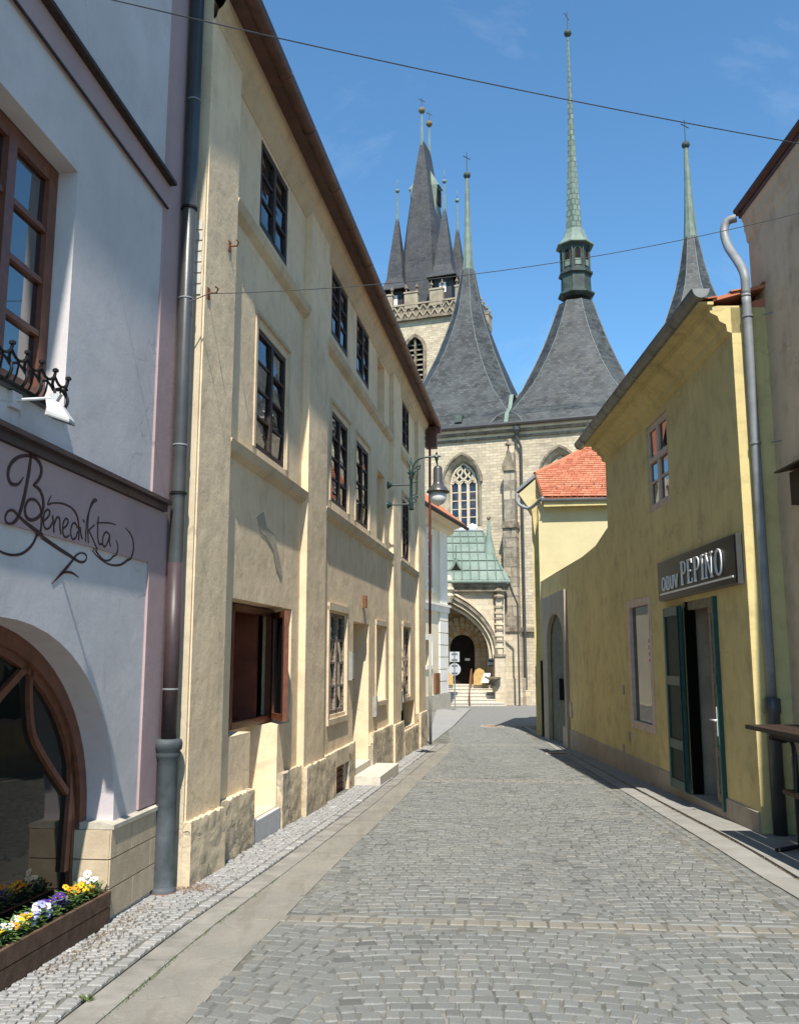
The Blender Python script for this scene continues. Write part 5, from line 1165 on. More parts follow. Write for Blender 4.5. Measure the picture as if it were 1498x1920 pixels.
# tent roofs
P2 = Vector((.2052 * 60, 60, 0)); SP = 7.75
PROF = [(zEv - 0 - .02, 5.75), (zEv + .7, 5.35), (17.6, 4.45), (19.4, 3.45), (21.2, 2.72), (22.9, 2.08), (24.4, 1.6), (25.9, 1.14), (27.4, .8), (29.6, .44)]
def tent(idx, ztop):
    c = P2 + Vector((ev[0], ev[1], 0)) * SP * idx; m = MB(); m.uv = []
    prof = [p for p in PROF if p[0] <= ztop + .01]; lev = []
    for a, b in zip(prof, prof[1:]):
        for k in range(4): f = k / 4; lev.append((a[0] + (b[0] - a[0]) * f, a[1] + (b[1] - a[1]) * f))
    lev.append(prof[-1]); rings = []
    for z, h in lev:
        f = max(0, min(1, (z - zEv) / 10)); cf = .12 + .47 * f; q = []
        # chamfered square, sides along e and n
        for (sx, sy) in ((1, 1), (-1, 1), (-1, -1), (1, -1)):
            k = 1 - cf
            pts = [(sx * h, sy * h * k), (sx * h * k, sy * h)]
            if sx * sy < 0: pts = pts[::-1]
            q += pts
        rings.append([(c.x + ev[0] * u + nv[0] * v, c.y + ev[1] * u + nv[1] * v, z) for u, v in q])
    n = 8; s_ = 0
    for k in range(len(rings) - 1):
        la = (Vector(rings[k][0]) - Vector(rings[k + 1][0])).length
        for j in range(n):
            a, b, cc, d = rings[k][j], rings[k][(j + 1) % n], rings[k + 1][(j + 1) % n], rings[k + 1][j]
            mid = (Vector(a) + Vector(b)) / 2; u0 = (Vector(b) - Vector(a)).length / 2; u1 = (Vector(cc) - Vector(d)).length / 2
            m.quad(a, b, cc, d); m.uv += [(j * 20 - u0, s_), (j * 20 + u0, s_), (j * 20 + u1, s_ + la), (j * 20 - u1, s_ + la)]
        s_ += la
    o = obj('tent_roof', m, M['slate'], chu); hip = MB()
    for j in range(8): hip.tube([rings[k][j] for k in range(0, len(rings), 2)], .035, 4)
    obj('hip_capping', hip, M['slate_cap'], o); return c
def needle(c, segs, ball_z, ball_r, mat, n=8, cross=1.6, parent=None, bm='copper_dark', name='spire'):
    sp = MB(); sp.lathe((c[0], c[1], 0), [(r, z) for z, r in segs], n); so = obj(name, sp, M[mat], parent)
    obj('ball', MB().lathe((c[0], c[1], ball_z), [(ball_r * sin(pi * k / 10) + .005, -ball_r * cos(pi * k / 10)) for k in range(11)], 14), M[bm], so, True)
    x = MB(); x.tube([(c[0], c[1], ball_z + ball_r * .9), (c[0], c[1], ball_z + ball_r + cross)], .035, 5); zc = ball_z + ball_r + cross * .72
    x.tube([(c[0] - .28, c[1] - .05, zc + .12), (c[0] + .28, c[1] + .05, zc - .12)], .035, 5); obj('cross', x, M['copper_dark'], so)
    return so
c1 = tent(-1, 29.6); c2 = tent(0, 26.6); c3 = tent(1, 29.6)
needle(c1, [(29.5, .46), (30.6, .36), (33, .24), (36.9, .13)], 37.1, .27, 'copper_dull', parent=chu)
needle(c3, [(29.5, .46), (31.5, .33), (33.5, .22), (36.2, .14)], 36.4, .27, 'copper_dull', parent=chu)
for k in (-.5, .5):
    cc = P2 + Vector((ev[0], ev[1], 0)) * SP * k; m = MB()
    pts = []
    for v, z in ((5.75, zEv + .04), (5.35, zEv + .75), (4.47, 17.62), (3.88, 18.65), (0, 18.65)):
        pts.append((v, z))
    for a, b in zip(pts, pts[1:]):
        m.quad(*[(cc.x + ev[0] * u + nv[0] * v, cc.y + ev[1] * u + nv[1] * v, z + .1) for u, (v, z) in ((-.13, a), (.13, a), (.13, b), (-.13, b))])
    obj('valley_flashing', m, M['copper'], chu)
rl_ = hz(863, 781)[0]
obj('roof_hatch', MB().hexa([CH.P(hz(857, 790, -.4)[0], -.1+.32, zEv + .45), CH.P(hz(870, 790, -.4)[0], -.1+.32, zEv + .45), CH.P(hz(870, 790, -.4)[0], -.5, zEv + .45), CH.P(hz(857, 790, -.4)[0], -.5, zEv + .45), CH.P(hz(857, 790, -.4)[0], -.1+.12, zEv + 1.0), CH.P(hz(870, 790, -.4)[0], -.1+.12, zEv + 1.0), CH.P(hz(870, 790, -.4)[0], -.8, zEv + 1.0), CH.P(hz(857, 790, -.4)[0], -.8, zEv + 1.0)]), M['copper_dark'], chu)
# lantern on the middle tent
lan = obj('lantern', MB().lathe((c2.x, c2.y, 0), [(1.0, 26.3), (1.28, 26.5), (1.28, 26.62), (1.06, 26.75), (1.03, 27.9), (1.2, 28.0), (1.2, 28.15), (1.0, 28.25), (.98, 30.05), (1.05, 30.15), (1.3, 30.2)], 8), M['copper_dark'], chu)
for j in range(8):
    a = 2 * pi * (j + 1) / 8; d = (cos(a), sin(a)); fr = Fr((c2.x + d[0] * .93, c2.y + d[1] * .93), (-d[1], d[0]), d)
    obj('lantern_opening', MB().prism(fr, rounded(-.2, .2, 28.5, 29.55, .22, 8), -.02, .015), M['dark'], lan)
    obj('arch_moulding', MB().ribbon(fr, rounded(-.22, .22, 28.45, 29.55, .24, 8)[1:] + [(-.22, 28.45)], .06, -.02, .05), M['copper_dark'], lan)
    obj('copper_sheet', MB().box(fr, -.19, .19, .015, .03, 28.5, 28.95), M['copper_dull'], lan)
    obj('corner_rib', MB().tube([(c2.x + 1.0 * cos(a + pi / 8), c2.y + 1.0 * sin(a + pi / 8), z) for z in (28.2, 30.1)], .07, 5), M['copper_dark'], lan)
obj('lantern_cap', MB().lathe((c2.x, c2.y, 0), [(1.34, 30.12), (1.34, 30.2), (.98, 30.55), (.78, 31.0), (.68, 31.4)], 8), M['copper'], lan)
m = MB(); m.uv = []; segs = [(31.3, .64), (33, .54), (36, .39), (39, .26), (42, .16), (46.6, .08)]; n = 6
fine = []
for a, b in zip(segs, segs[1:]):
    for k in range(4): fine.append((a[0] + (b[0] - a[0]) * k / 4, a[1] + (b[1] - a[1]) * k / 4))
fine.append(segs[-1])
for (z0_, r0), (z1_, r1) in zip(fine, fine[1:]):
    for j in range(n):
        a0_, a1_ = 2 * pi * (j + .25) / n, 2 * pi * (j + 1.25) / n
        m.quad((c2.x + r0 * cos(a0_), c2.y + r0 * sin(a0_), z0_), (c2.x + r0 * cos(a1_), c2.y + r0 * sin(a1_), z0_), (c2.x + r1 * cos(a1_), c2.y + r1 * sin(a1_), z1_), (c2.x + r1 * cos(a0_), c2.y + r1 * sin(a0_), z1_))
        m.uv += [(j * 3 - r0 / 2, z0_), (j * 3 + r0 / 2, z0_), (j * 3 + r1 / 2, z1_), (j * 3 - r1 / 2, z1_)]
sp2 = obj('spire', m, M['patch'], chu, label='tall copper needle spire with patchwork shingles')
obj('ball', MB().lathe((c2.x, c2.y, 46.85), [(.27 * sin(pi * k / 10) + .005, -.27 * cos(pi * k / 10)) for k in range(11)], 14), M['copper_dark'], sp2, True)
obj('cross', MB().tube([(c2.x, c2.y, 47.1), (c2.x, c2.y, 48.6)], .035, 5).tube([(c2.x - .2, c2.y, 48.5), (c2.x + .12, c2.y, 47.9)], .035, 5), M['copper_dark'], sp2)

# ------------------------------------------------------------------ CHURCH TOWER
def fpt(px, Y): a, b = ray(px, 600); return (a * Y, Y)
TF = Fr(fpt(721, 75), ev, nv); TW = 7.3
tow = thing('church_tower', TF.P(TW / 2, -TW / 2, -1.2), 'square stone church tower with battlements and a dark steep roof with corner turrets', 'tower')
tz = lambda py, px=790: TF.hit(px, py)[1]
zb = tz(597); zp0 = tz(590); zp1 = tz(572)
bw = (TF.hit(759, 680)[0], TF.hit(797, 680)[0]); 
m = MB(); m.sheet(TF, rectloop(0, TW, -2, zb), [pointed(bw[0], bw[1], tz(730), tz(655), tz(628))], 0, .6); shell(m, TF, 0, TW, -2, zb, TW); obj('wall', m, M['church'], tow)
m = MB(); 
op = pointed(bw[0], bw[1], tz(730), tz(655), tz(628)); m.ribbon(TF, op[1:], .28, -.05, .12); obj('arch_moulding', m, M['sootstone'], tow)
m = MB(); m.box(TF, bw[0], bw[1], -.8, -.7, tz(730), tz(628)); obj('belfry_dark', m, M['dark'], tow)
for k in range(9):
    z = tz(722) + k * (tz(645) - tz(722)) / 8
    obj('louvre', MB().hexa([TF.P(bw[0], -.25, z), TF.P(bw[1], -.25, z), TF.P(bw[1], -.6, z + .25), TF.P(bw[0], -.6, z + .25), TF.P(bw[0], -.25, z + .08), TF.P(bw[1], -.25, z + .08), TF.P(bw[1], -.6, z + .33), TF.P(bw[0], -.6, z + .33)]), M['greywood'], tow)
c_ = (bw[0] + bw[1]) / 2; obj('mullion', MB().box(TF, c_ - .08, c_ + .08, -.3, -.05, tz(730), tz(634)), M['sootstone'], tow)
# parapet on front and right side with lattice and merlons
TR = Fr(TF.P(TW, 0, 0)[:2], (-nv[0], -nv[1]), ev)
ox = .35
for fr in (TF, TR):
    obj('cornice', MB().box(fr, -ox, TW + ox, -.2, ox, zb - .12, zb + .08), M['sootstone'], tow)
    obj('parapet', MB().box(fr, -ox + .05, TW + ox - .05, .0, ox - .12, zb + .08, zp1 + .1), M['sootstone'], tow)
    m = MB(); n = 12
    for k in range(n):
        a = -ox + (TW + 2 * ox) * k / n; b = -ox + (TW + 2 * ox) * (k + 1) / n
        for q in ([(a, zb + .1), (b, zp1)], [(a, zp1), (b, zb + .1)]): m.ribbon(fr, q, .13, ox - .12, ox + .0)
    obj('lattice', m, M['parapet'], tow)
    obj('coping', MB().box(fr, -ox, TW + ox, .0, ox + .04, zp1 - .02, zp1 + .13), M['parapet'], tow)
    for k in range(4):
        a = -ox + .02 + (TW + 2 * ox - 1.2) * k / 3
        mo = obj('merlon', MB().box(fr, a, a + 1.2, .0, ox + .02, zp1 - .3, zp1 + 1.05).box(fr, a - .05, a + 1.25, -.02, ox + .08, zp1 + 1.05, zp1 + 1.2), M['parapet'], tow)
        for q in (.12, 1.08):
            obj('finial', MB().lathe(fr.P(a + q, ox * .5, zp1 + 1.2), [(.07, 0), (.07, .3), (.16, .38), (.16, .5), (.06, .58), (.03, .8)], 6), M['sootstone'], mo)
for k in range(4): pass
# steep main roof with a short ridge and copper dormer bays, four corner turrets
zr = TF.hit(790, 262, -2.7)[1]
cx, cy = TW / 2, -TW / 2 - .2
def tp(t, o, z): return TF.P(t, o, z)
m = MB(); m.uv = []; rings = []
zb2 = zp1 - .3
for f in [k / 14 for k in range(15)]:
    w_ = 2.35 * (1 - f) + .1 * f + .12 * sin(pi * f); d_ = 2.6 * (1 - f) + 1.15 * f + .1 * sin(pi * f); z = zb2 + (zr - zb2) * f; k = .42
    kc = k * (1 - f) + .0 * f; w2, d2 = w_ * (1 - kc), d_ * (1 - kc)
    ring = [(w_, d2), (w2, d_), (-w2, d_), (-w_, d2), (-w_, -d2), (-w2, -d_), (w2, -d_), (w_, -d2)]
    tc_ = TF.hit(791, 262, cy + 1.1)[0]; rings.append([tp(tc_ + a, cy + b, z) for a, b in ring])
s_ = 0
for k in range(14):
    la = (zr - zb2) / 14
    for j in range(8):
        a, b, c_, d = rings[k][j], rings[k][(j + 1) % 8], rings[k + 1][(j + 1) % 8], rings[k + 1][j]
        u0 = (Vector(b) - Vector(a)).length / 2; u1 = (Vector(c_) - Vector(d)).length / 2
        m.quad(a, b, c_, d); m.uv += [(j * 20 - u0, s_), (j * 20 + u0, s_), (j * 20 + u1, s_ + la), (j * 20 - u1, s_ + la)]
    s_ += la
i = len(m.v); m.quad(*[rings[14][j] for j in (0, 1, 2, 3)]); m.uv += [(0, 0)] * 4
m.poly([rings[14][j] for j in (0, 3, 4, 7)]); m.uv += [(0, 0)] * 4
mr = obj('main_roof', m, M['slate_tower'], tow)
for dd in (1.1, -1.15):
    p = tp(tc_, cy + dd, zr); needle(p, [(zr - .6, .16), (zr, .14), (zr + 2.7, .07)], zr + 2.95, .3, 'copper', 6, 1.0, tow, 'gold', 'ridge_pole')
for side in (-1, 1):                                     # copper oriels high on the roof
    zo = zb2 + (zr - zb2) * .66; wq = 2.35 * .34 + .2; m = MB(); s = side
    t0_ = tc_ + s * (wq - .4); t1_ = tc_ + s * (wq + .28)
    m.hexa([tp(t0_, cy - .65, zo - 1.2), tp(tc_ + s * (wq + .1), cy - .65, zo - 1.2), tp(tc_ + s * (wq + .1), cy + .65, zo - 1.2), tp(t0_, cy + .65, zo - 1.2), tp(t0_, cy - .65, zo + 1.6), tp(t1_, cy - .65, zo + 1.6), tp(t1_, cy + .65, zo + 1.6), tp(t0_, cy + .65, zo + 1.6)])
    oo = obj('oriel', m, M['copper'], tow)
    m = MB(); m.hexa([tp(t0_, cy - .65, zo + 1.6), tp(t1_ + s * .18, cy - .65, zo + 1.5), tp(t1_ + s * .18, cy + .65, zo + 1.5), tp(t0_, cy + .65, zo + 1.6), tp(tc_ + s * .3, cy - .15, zo + 3.3), tp(tc_ + s * .5, cy - .15, zo + 3.3), tp(tc_ + s * .5, cy + .15, zo + 3.3), tp(tc_ + s * .3, cy + .15, zo + 3.3)])
    obj('oriel_roof', m, M['copper'], oo)
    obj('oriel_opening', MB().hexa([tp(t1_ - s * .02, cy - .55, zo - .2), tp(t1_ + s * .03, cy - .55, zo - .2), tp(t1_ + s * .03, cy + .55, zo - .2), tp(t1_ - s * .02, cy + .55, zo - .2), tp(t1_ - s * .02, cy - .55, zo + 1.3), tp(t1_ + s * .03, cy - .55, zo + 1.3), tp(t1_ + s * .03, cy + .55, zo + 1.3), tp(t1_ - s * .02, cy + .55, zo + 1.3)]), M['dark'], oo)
def turret(px, off, py_top, py_ball, he=2.6):
    t = TF.hit(px, 470, off)[0]; zt_ = TF.hit(px, py_top, off)[1]; zbl = TF.hit(px, py_ball, off)[1]; zE_ = zp1 + he
    b = .78; tr = obj('turret', MB().box(TF, t - b, t + b, off - b, off + b, zb, zE_), M['slate_tower'], tow)
    m = MB(); m.uv = []; rr = [(1.3, zE_ - .15), (.92, zE_ + .45), (.74, zE_ + 1.1), (.62, zE_ + 2.4), (.1, zt_)]; s2 = 0
    for (r0, z0_), (r1, z1_) in zip(rr, rr[1:]):
        L = hypot(r1 - r0, z1_ - z0_)
        for j, (sx, sy, tx, ty) in enumerate(((-1, 1, 1, 1), (1, 1, 1, -1), (1, -1, -1, -1), (-1, -1, -1, 1))):
            m.quad(tp(t + sx * r0, off + sy * r0, z0_), tp(t + tx * r0, off + ty * r0, z0_), tp(t + tx * r1, off + ty * r1, z1_), tp(t + sx * r1, off + sy * r1, z1_)); m.uv += [(j * 9 - r0, s2), (j * 9 + r0, s2), (j * 9 + r1, s2 + L), (j * 9 - r1, s2 + L)]
        s2 += L
    obj('turret_roof', m, M['slate_tower'], tr)
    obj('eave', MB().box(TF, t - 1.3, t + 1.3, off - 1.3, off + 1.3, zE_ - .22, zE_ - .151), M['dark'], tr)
    m = MB(); m.box(TF, t - .3, t + .3, off + b - .01, off + b + .04, zE_ - 1.5, zE_ - .6); wo = obj('window', m, M['white'], tr)
    obj('turret_pole', MB().tube([tp(t, off, zt_ - .3), tp(t, off, zt_), tp(t, off, zbl)], [.15, .13, .06], 6), M['copper'], tr)
    obj('turret_ball', MB().lathe(tp(t, off, zbl), [(.2 * sin(pi * k / 8) + .004, -.2 * cos(pi * k / 8)) for k in range(9)], 10).tube([tp(t, off, zbl), tp(t, off, zbl + 1.1)], .025, 4), M['copper'], tr, True)
turret(745, -1.3, 410, 358, 2.0); turret(834, -1.3, 392, 340); turret(858, -6.0, 430, 376); 
turret(775, -6.0, 430, 376)

# ------------------------------------------------------------------ CHURCH PORCH
PO = Fr((0, 53.6), (1, -.03), (-.03, -1))
por = thing('church_porch', PO.P(4, -2, gz(54)), 'church porch with a great ogee arch, steps and a green copper roof', 'porch')
pr = PO.hit(946, 1150)[0]; pc = PO.hit(843, 1150)[0]; pl = 2 * pc - pr
pzE = PO.hit(900, 1092)[1]; aR = PO.hit(926, 1240)[0]; hw = aR - pc; asp = PO.hit(926, 1228)[1]; aap = PO.hit(843, 1125)[1]
fl = PO.hit(880, 1284, -1)[1]
def ogee(h, z0, zs, za, c=pc, n=10):
    r = [(c - h, z0), (c + h, z0), (c + h, zs)]
    H = za - zs; ctrl = [(h, 0), (h * .93, H * .30), (h * .72, H * .58), (h * .42, H * .80), (h * .17, H * .92), (0, H)]
    rr = smoothpts(ctrl, 3); r += [(c + a, zs + b) for a, b in rr[1:]]; r += [(c - a, zs + b) for a, b in rr[-2::-1]]; return r
og = ogee(hw, base, asp, aap)
m = MB(); m.sheet(PO, rectloop(pl, pr, base, pzE), [og], 0, .9)
m.quad(PO.P(pr, 0, base), PO.P(pr, 0, pzE), PO.P(pr, -3.4, pzE), PO.P(pr, -3.4, base)); m.quad(PO.P(pl, 0, base), PO.P(pl, 0, pzE), PO.P(pl, -3.4, pzE), PO.P(pl, -3.4, base)); obj('wall', m, M['porchstone'], por)
for k, (dx, o, mt, w_) in enumerate(((.16, .28, 'sootstone', .16), (.0, .14, 'carved', .16), (-.2, -.1, 'carved', .14), (.34, .2, 'carved', .12))):
    p = ogee(hw + dx, asp - .2, asp, aap + dx * 1.6)[2:]; m = MB(); m.ribbon(PO, [(pc + hw + dx, asp - .2)] + p[1:], w_, -.2, o); obj('arch_moulding', m, M[mt], por)
for s_ in (pr - .35,):
    m = MB(); m.box(PO, s_ - .3, s_ + .3, 0, .35, base, asp - .1); obj('pier', m, M['porchstone'], por)
    zq = asp - .1; m = MB(); m.box(PO, s_ - .36, s_ + .36, 0, .42, zq, zq + .14); obj('pier_cap', m, M['sootstone'], por)
    m = MB(); m.box(PO, s_ - .18, s_ + .18, 0, .25, zq + .14, pzE - .9); obj('pinnacle', m, M['carved'], por)
    for k in range(8): obj('crocket', MB().box(PO, s_ - .26, s_ + .26, .02, .3, zq + .5 + k * .33, zq + .62 + k * .33), M['sootstone'] if k % 2 else M['carved'], por)
    obj('pinnacle_cap', MB().lathe(PO.P(s_, .15, pzE - .95), [(.3, 0), (.34, .1), (.2, .25), (.34, .4), (.26, .55), (.1, .8)], 8), M['sootstone'], por)
obj('pinnacle_cap', MB().lathe(PO.P(pc - .05, .3, pzE - .9), [(.15, -.3), (.32, .1), (.2, .25), (.34, .45), (.28, .6), (.3, 1.0), (.1, 1.3)], 8), M['carved'], por)
obj('cornice', MB().box(PO, pl - .2, pr + .2, 0, .3, pzE - .55, pzE - .3).box(PO, pl - .2, pr + .25, 0, .42, pzE - .3, pzE - .12), M['sootstone'], por)
obj('gutter', MB().tube([PO.P(pl - .3, .5, pzE), PO.P(pr + .3, .5, pzE)], .11, 8), M['copper'], por)
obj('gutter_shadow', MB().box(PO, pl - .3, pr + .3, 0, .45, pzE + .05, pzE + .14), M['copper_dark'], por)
obj('downpipe', MB().tube([PO.P(pr + .25, .45, pzE - .05), PO.P(pr + .4, .3, pzE - .5), PO.P(pr + .75, .1, pzE - 1.3), PO.P(pr + .75, .1, base)], .06, 6), M['pipe_dark'], por)
# porch interior: back wall with round portal
PB = Fr((0, 56.45), (1, -.03), (-.03, -1)); dC = PB.hit(867, 1240)[0]; dR = PB.hit(890, 1240)[0] - dC; dz = PB.hit(867, 1215)[1]; dT = PB.hit(867, 1190)[1]
dh = rounded(dC - dR, dC + dR, fl, dz, dT - dz, 14)
m = MB(); m.sheet(PB, rectloop(pl, pr, base, pzE), [dh], .02, .04); obj('back_wall', m, M['church'], por)
m = MB(); m.box(PB, dC - dR, dC + dR, -.07, -.03, fl, dT + .2); obj('door', m, M['dark'], por)
m = MB(); m.box(PB, dC - dR, dC - .15, -.029, -.01, fl, PB.hit(867, 1213)[1]); obj('door_leaf', m, M['dark'], por)
obj('paper_notice', MB().box(PB, dC + .15, dC + .45, -.029, -.02, fl + 1.4, fl + 1.55), M['white'], por)
for q, (r0, r1, o) in enumerate(((dR + .02, dR + .34, .12), (dR + .36, dR + .66, .2), (dR + .68, dR + .98, .28))):
    n = 13
    for k in range(n):
        a0_ = pi * k / n + .02; a1_ = pi * (k + 1) / n - .02; e = (dT - dz) / dR
        p = [(dC + r0 * cos(a0_), dz + r0 * e * sin(a0_)), (dC + r1 * cos(a0_), dz + r1 * e * sin(a0_)), (dC + r1 * cos(a1_), dz + r1 * e * sin(a1_)), (dC + r0 * cos(a1_), dz + r0 * e * sin(a1_))]
        m = MB(); m.prism(PB, p, .0, o); obj('voussoir', m, M['ochrestone' if (k + q) % 3 == 0 and q == 0 else 'porchstone'], por)
    for s_ in (-1, 1):
        z = fl
        while z < dz - .1:
            h_ = min(.6, dz - z); a, b = sorted((dC + s_ * r0, dC + s_ * r1)); obj('jamb_stone', MB().box(PB, a, b, 0, o, z + .01, z + h_ - .01), M['porchstone'], por); z += .6
m = MB(); ins = ogee(hw + .0, fl, asp, aap)[2:]
for a, b in zip(ins, ins[1:]): m.quad(PO.P(a[0], -.9, a[1]), PO.P(b[0], -.9, b[1]), PO.P(b[0], -2.84, b[1]), PO.P(a[0], -2.84, a[1]))
m.quad(PO.P(pc + hw, -.9, base), PO.P(pc + hw, -2.84, base), PO.P(pc + hw, -2.84, asp), PO.P(pc + hw, -.9, asp)); m.quad(PO.P(pc - hw, -.9, base), PO.P(pc - hw, -2.84, base), PO.P(pc - hw, -2.84, asp), PO.P(pc - hw, -.9, asp)); obj('vault', m, M['church'], por)
obj('floor', MB().box(PO, pl, pr, -2.84, -1.2, base, fl), M['concrete'], por)
NS = 6; g54 = gz(53.5) - .0
for k in range(NS):
    z1 = g54 + (fl - g54) * (NS - k) / NS - .01; obj('step', MB().box(PO, pl, aR + (.0 if k < 3 else .5), -1.5 + k * .36, -1.14 + k * .36, base, z1 - .05).box(PO, pl, aR + (.0 if k < 3 else .5), -1.5 + k * .36, -1.11 + k * .36, z1 - .05, z1), M['concrete'], por)
# roof: hipped copper with concave corner cone, ogee dormer
prz = PO.hit(880, 1000, -3.2)[1]; rr = PO.hit(905, 1000, -3.2)[0]
m = MB(); lv = [(0, .5, 0), (.35, -.2, .35), (.7, -1.2, .8), (1, -2.9, 1.0)]
prev = None
for f, off, _ in lv:
    z = pzE + .12 + (prz - pzE) * f; xr = pr + .3 + (rr - pr - .3) * (f ** .75); cur = (off, z, xr)
    if prev: m.quad(PO.P(pl - .3, prev[0], prev[1]), PO.P(prev[2], prev[0], prev[1]), PO.P(cur[2], cur[0], cur[1]), PO.P(pl - .3, cur[0], cur[1])); m.quad(PO.P(prev[2], prev[0], prev[1]), PO.P(prev[2], -3.4, prev[1]), PO.P(cur[2], -3.4, cur[1]), PO.P(cur[2], cur[0], cur[1]))
    prev = cur
pro = obj('roof', m, M['copper'], por)
m = MB()
for k in range(14): 
    t = pl + (pr - pl) * k / 13
    pts = [PO.P(min(t, pr + .3 + (rr - pr - .3) * (f ** .75) - .05), off + .02, pzE + .15 + (prz - pzE) * f) for f, off, _ in lv]; m.tube(pts, .03, 4)
for f in (.17, .35, .52, .7, .85):
    off = interp([(0, .5), (.35, -.2), (.7, -1.2), (1, -2.9)], f) + .03; z = pzE + .15 + (prz - pzE) * f; m.tube([PO.P(pl, off, z), PO.P(pr + .3 + (rr - pr - .3) * (f ** .75), off, z)], .025, 4)
obj('standing_seam', m, M['copper_dull'], pro)
obj('ridge_cap', MB().tube([PO.P(pl, -2.85, prz + .12), PO.P(rr, -2.85, prz + .12)], .1, 6), M['zinc'], pro)
tcx = PO.hit(917, 1040, -.9)[0]; zc = lambda py: PO.hit(917, py, -.9)[1]
obj('corner_spire', MB().lathe(PO.P(tcx, -.9, 0), [(1.25, zc(1083)), (.95, zc(1075)), (.62, zc(1060)), (.42, zc(1045)), (.3, zc(1025)), (.17, zc(1008)), (.05, zc(975))], 10), M['copper'], por, True)
obj('spire_ball', MB().lathe(PO.P(tcx, -.9, zc(971)), [(.13 * sin(pi * k / 8) + .004, -.13 * cos(pi * k / 8)) for k in range(9)], 10), M['sootstone'], por, True)
dcx = PO.hit(855, 1060, .2)[0]; dzb = PO.hit(855, 1071, .2)[1]; dza = PO.hit(855, 1044, .2)[1]; H = dza - dzb; hw2 = .56
ogp = [(dcx - hw2, dzb), (dcx + hw2, dzb)] + [(dcx + a * hw2, dzb + b * H) for a, b in ((.62, .2), (.3, .5), (.12, .78), (0, 1), (-.12, .78), (-.3, .5), (-.62, .2))]
dm = obj('dormer', MB().prism(PO, ogp, -1.5, .2), M['copper'], pro)
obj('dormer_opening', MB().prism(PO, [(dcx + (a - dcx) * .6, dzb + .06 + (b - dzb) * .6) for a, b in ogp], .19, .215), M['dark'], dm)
obj('dormer_finial', MB().tube([PO.P(dcx, .15, dza), PO.P(dcx, .15, dza + .7)], .03, 4), M['copper_dull'], dm)
gs = PB.hit(0, 0)
for px in (899, 838):
    t = PO.hit(px, 1265, -.9)[0]; m = MB(); m.prism(PO, [(t - .36, fl), (t + .36, fl), (t + .36, fl + .55), (t + .25, fl + .85), (t, fl + .98), (t - .25, fl + .85), (t - .36, fl + .55)], -1.25, -.95); obj('guard_stone', m, M['ochrestone'], por)
obj('handrail', MB().tube(smoothpts([PO.P(PO.hit(884, 1280, -1)[0], -1.0, fl), PO.P(PO.hit(884, 1280, -1)[0], -1.0, fl + .9), PO.P(PO.hit(880, 1300, .6)[0], .7, g54 + .95), PO.P(PO.hit(880, 1300, .6)[0], .7, g54)], 3), .045, 6), M['rust'], por)
nb = thing('notice_case', PO.P(aR - .3, -.7, fl + 1.4), 'small dark notice case hanging on the wall inside the church porch', 'notice board')
tn = PO.hit(920, 1240, -.4)[0]
zn0, zn1 = PO.hit(920, 1249, -.4)[1], PO.hit(920, 1230, -.4)[1]
obj('case', MB().box(PO, tn - .2, tn + .2, -.5, -.42, zn0, zn1), M['pipe_dark'], nb)
for q in (0, 1): obj('paper', MB().box(PO, tn - .15, tn + .15, -.42, -.41, zn0 + .06 + q * (zn1 - zn0) / 2, zn0 - .05 + (q + 1) * (zn1 - zn0) / 2), M['notice'], nb)
ab = thing('sandwich_board', PO.P(aR - .7, .1, g54), 'small white sandwich board standing on the church steps', 'sign')
ta = PO.hit(910, 1270, -.7)[0]; za_, zb_ = PO.hit(910, 1277, -.7)[1], PO.hit(910, 1262, -.7)[1]
obj('board', MB().hexa([PO.P(ta - .28, -.62, za_ - .1), PO.P(ta + .16, -.62, za_ - .1), PO.P(ta + .16, -.58, za_ - .1), PO.P(ta - .28, -.58, za_ - .1), PO.P(ta - .08, -.74, zb_), PO.P(ta + .3, -.74, zb_), PO.P(ta + .3, -.7, zb_), PO.P(ta - .08, -.7, zb_)]), M['white'], ab)
obj('leg', MB().box(PO, ta - .1, ta - .06, -1.0, -.96, za_ - .1, zb_), M['rust'], ab)
obj('print', MB().box(PO, ta - .06, ta + .1, -.66, -.64, za_ + .1, za_ + .28), M['pipe_dark'], ab)
# stone spout / basin beside the arch
gt = PO.hit(925, 1270, .4)[0]
obj('stone_basin', MB().lathe(PO.P(gt, .5, PO.hit(925, 1273, .5)[1]), [(.12, -.5), (.2, -.1), (.42, 0), (.42, .1), (.2, .12)], 10), M['sootstone'], por)

# ------------------------------------------------------------------ TRAFFIC SIGN (seen from behind)
ga_ = gpt(853, 1334); TS = facing(ga_[1], 0); sx = ga_[0]; tzz = lambda py: TS.hit(853, py)[1]
ts = thing('traffic_sign', (sx, ga_[1], gz(ga_[1])), 'grey back of a round traffic sign below a square plate on a thin pole', 'road sign')
R_ = 11.3 / 1700 * ga_[1]
obj('pole', MB().tube([(sx, ga_[1], gz(ga_[1]) - .1), (sx, ga_[1], tzz(1222))], .03, 8), M['zinc'], ts)
zc_ = tzz(1255); obj('round_plate', MB().prism(TS, [(sx + R_ * cos(2 * pi * k / 28), zc_ + R_ * sin(2 * pi * k / 28)) for k in range(28)], -.06, -.04), M['signgrey'], ts)
obj('square_plate', MB().box(TS, sx - R_ * .82, sx + R_ * .82, -.06, -.04, tzz(1241), tzz(1222)), M['signgrey'], ts)
for z in (tzz(1226), tzz(1237), tzz(1248), tzz(1262)): obj('clamp', MB().box(TS, sx - R_ * .45, sx + R_ * .45, -.04, -.01, z - .02, z + .02), M['pipe_dark'], ts)

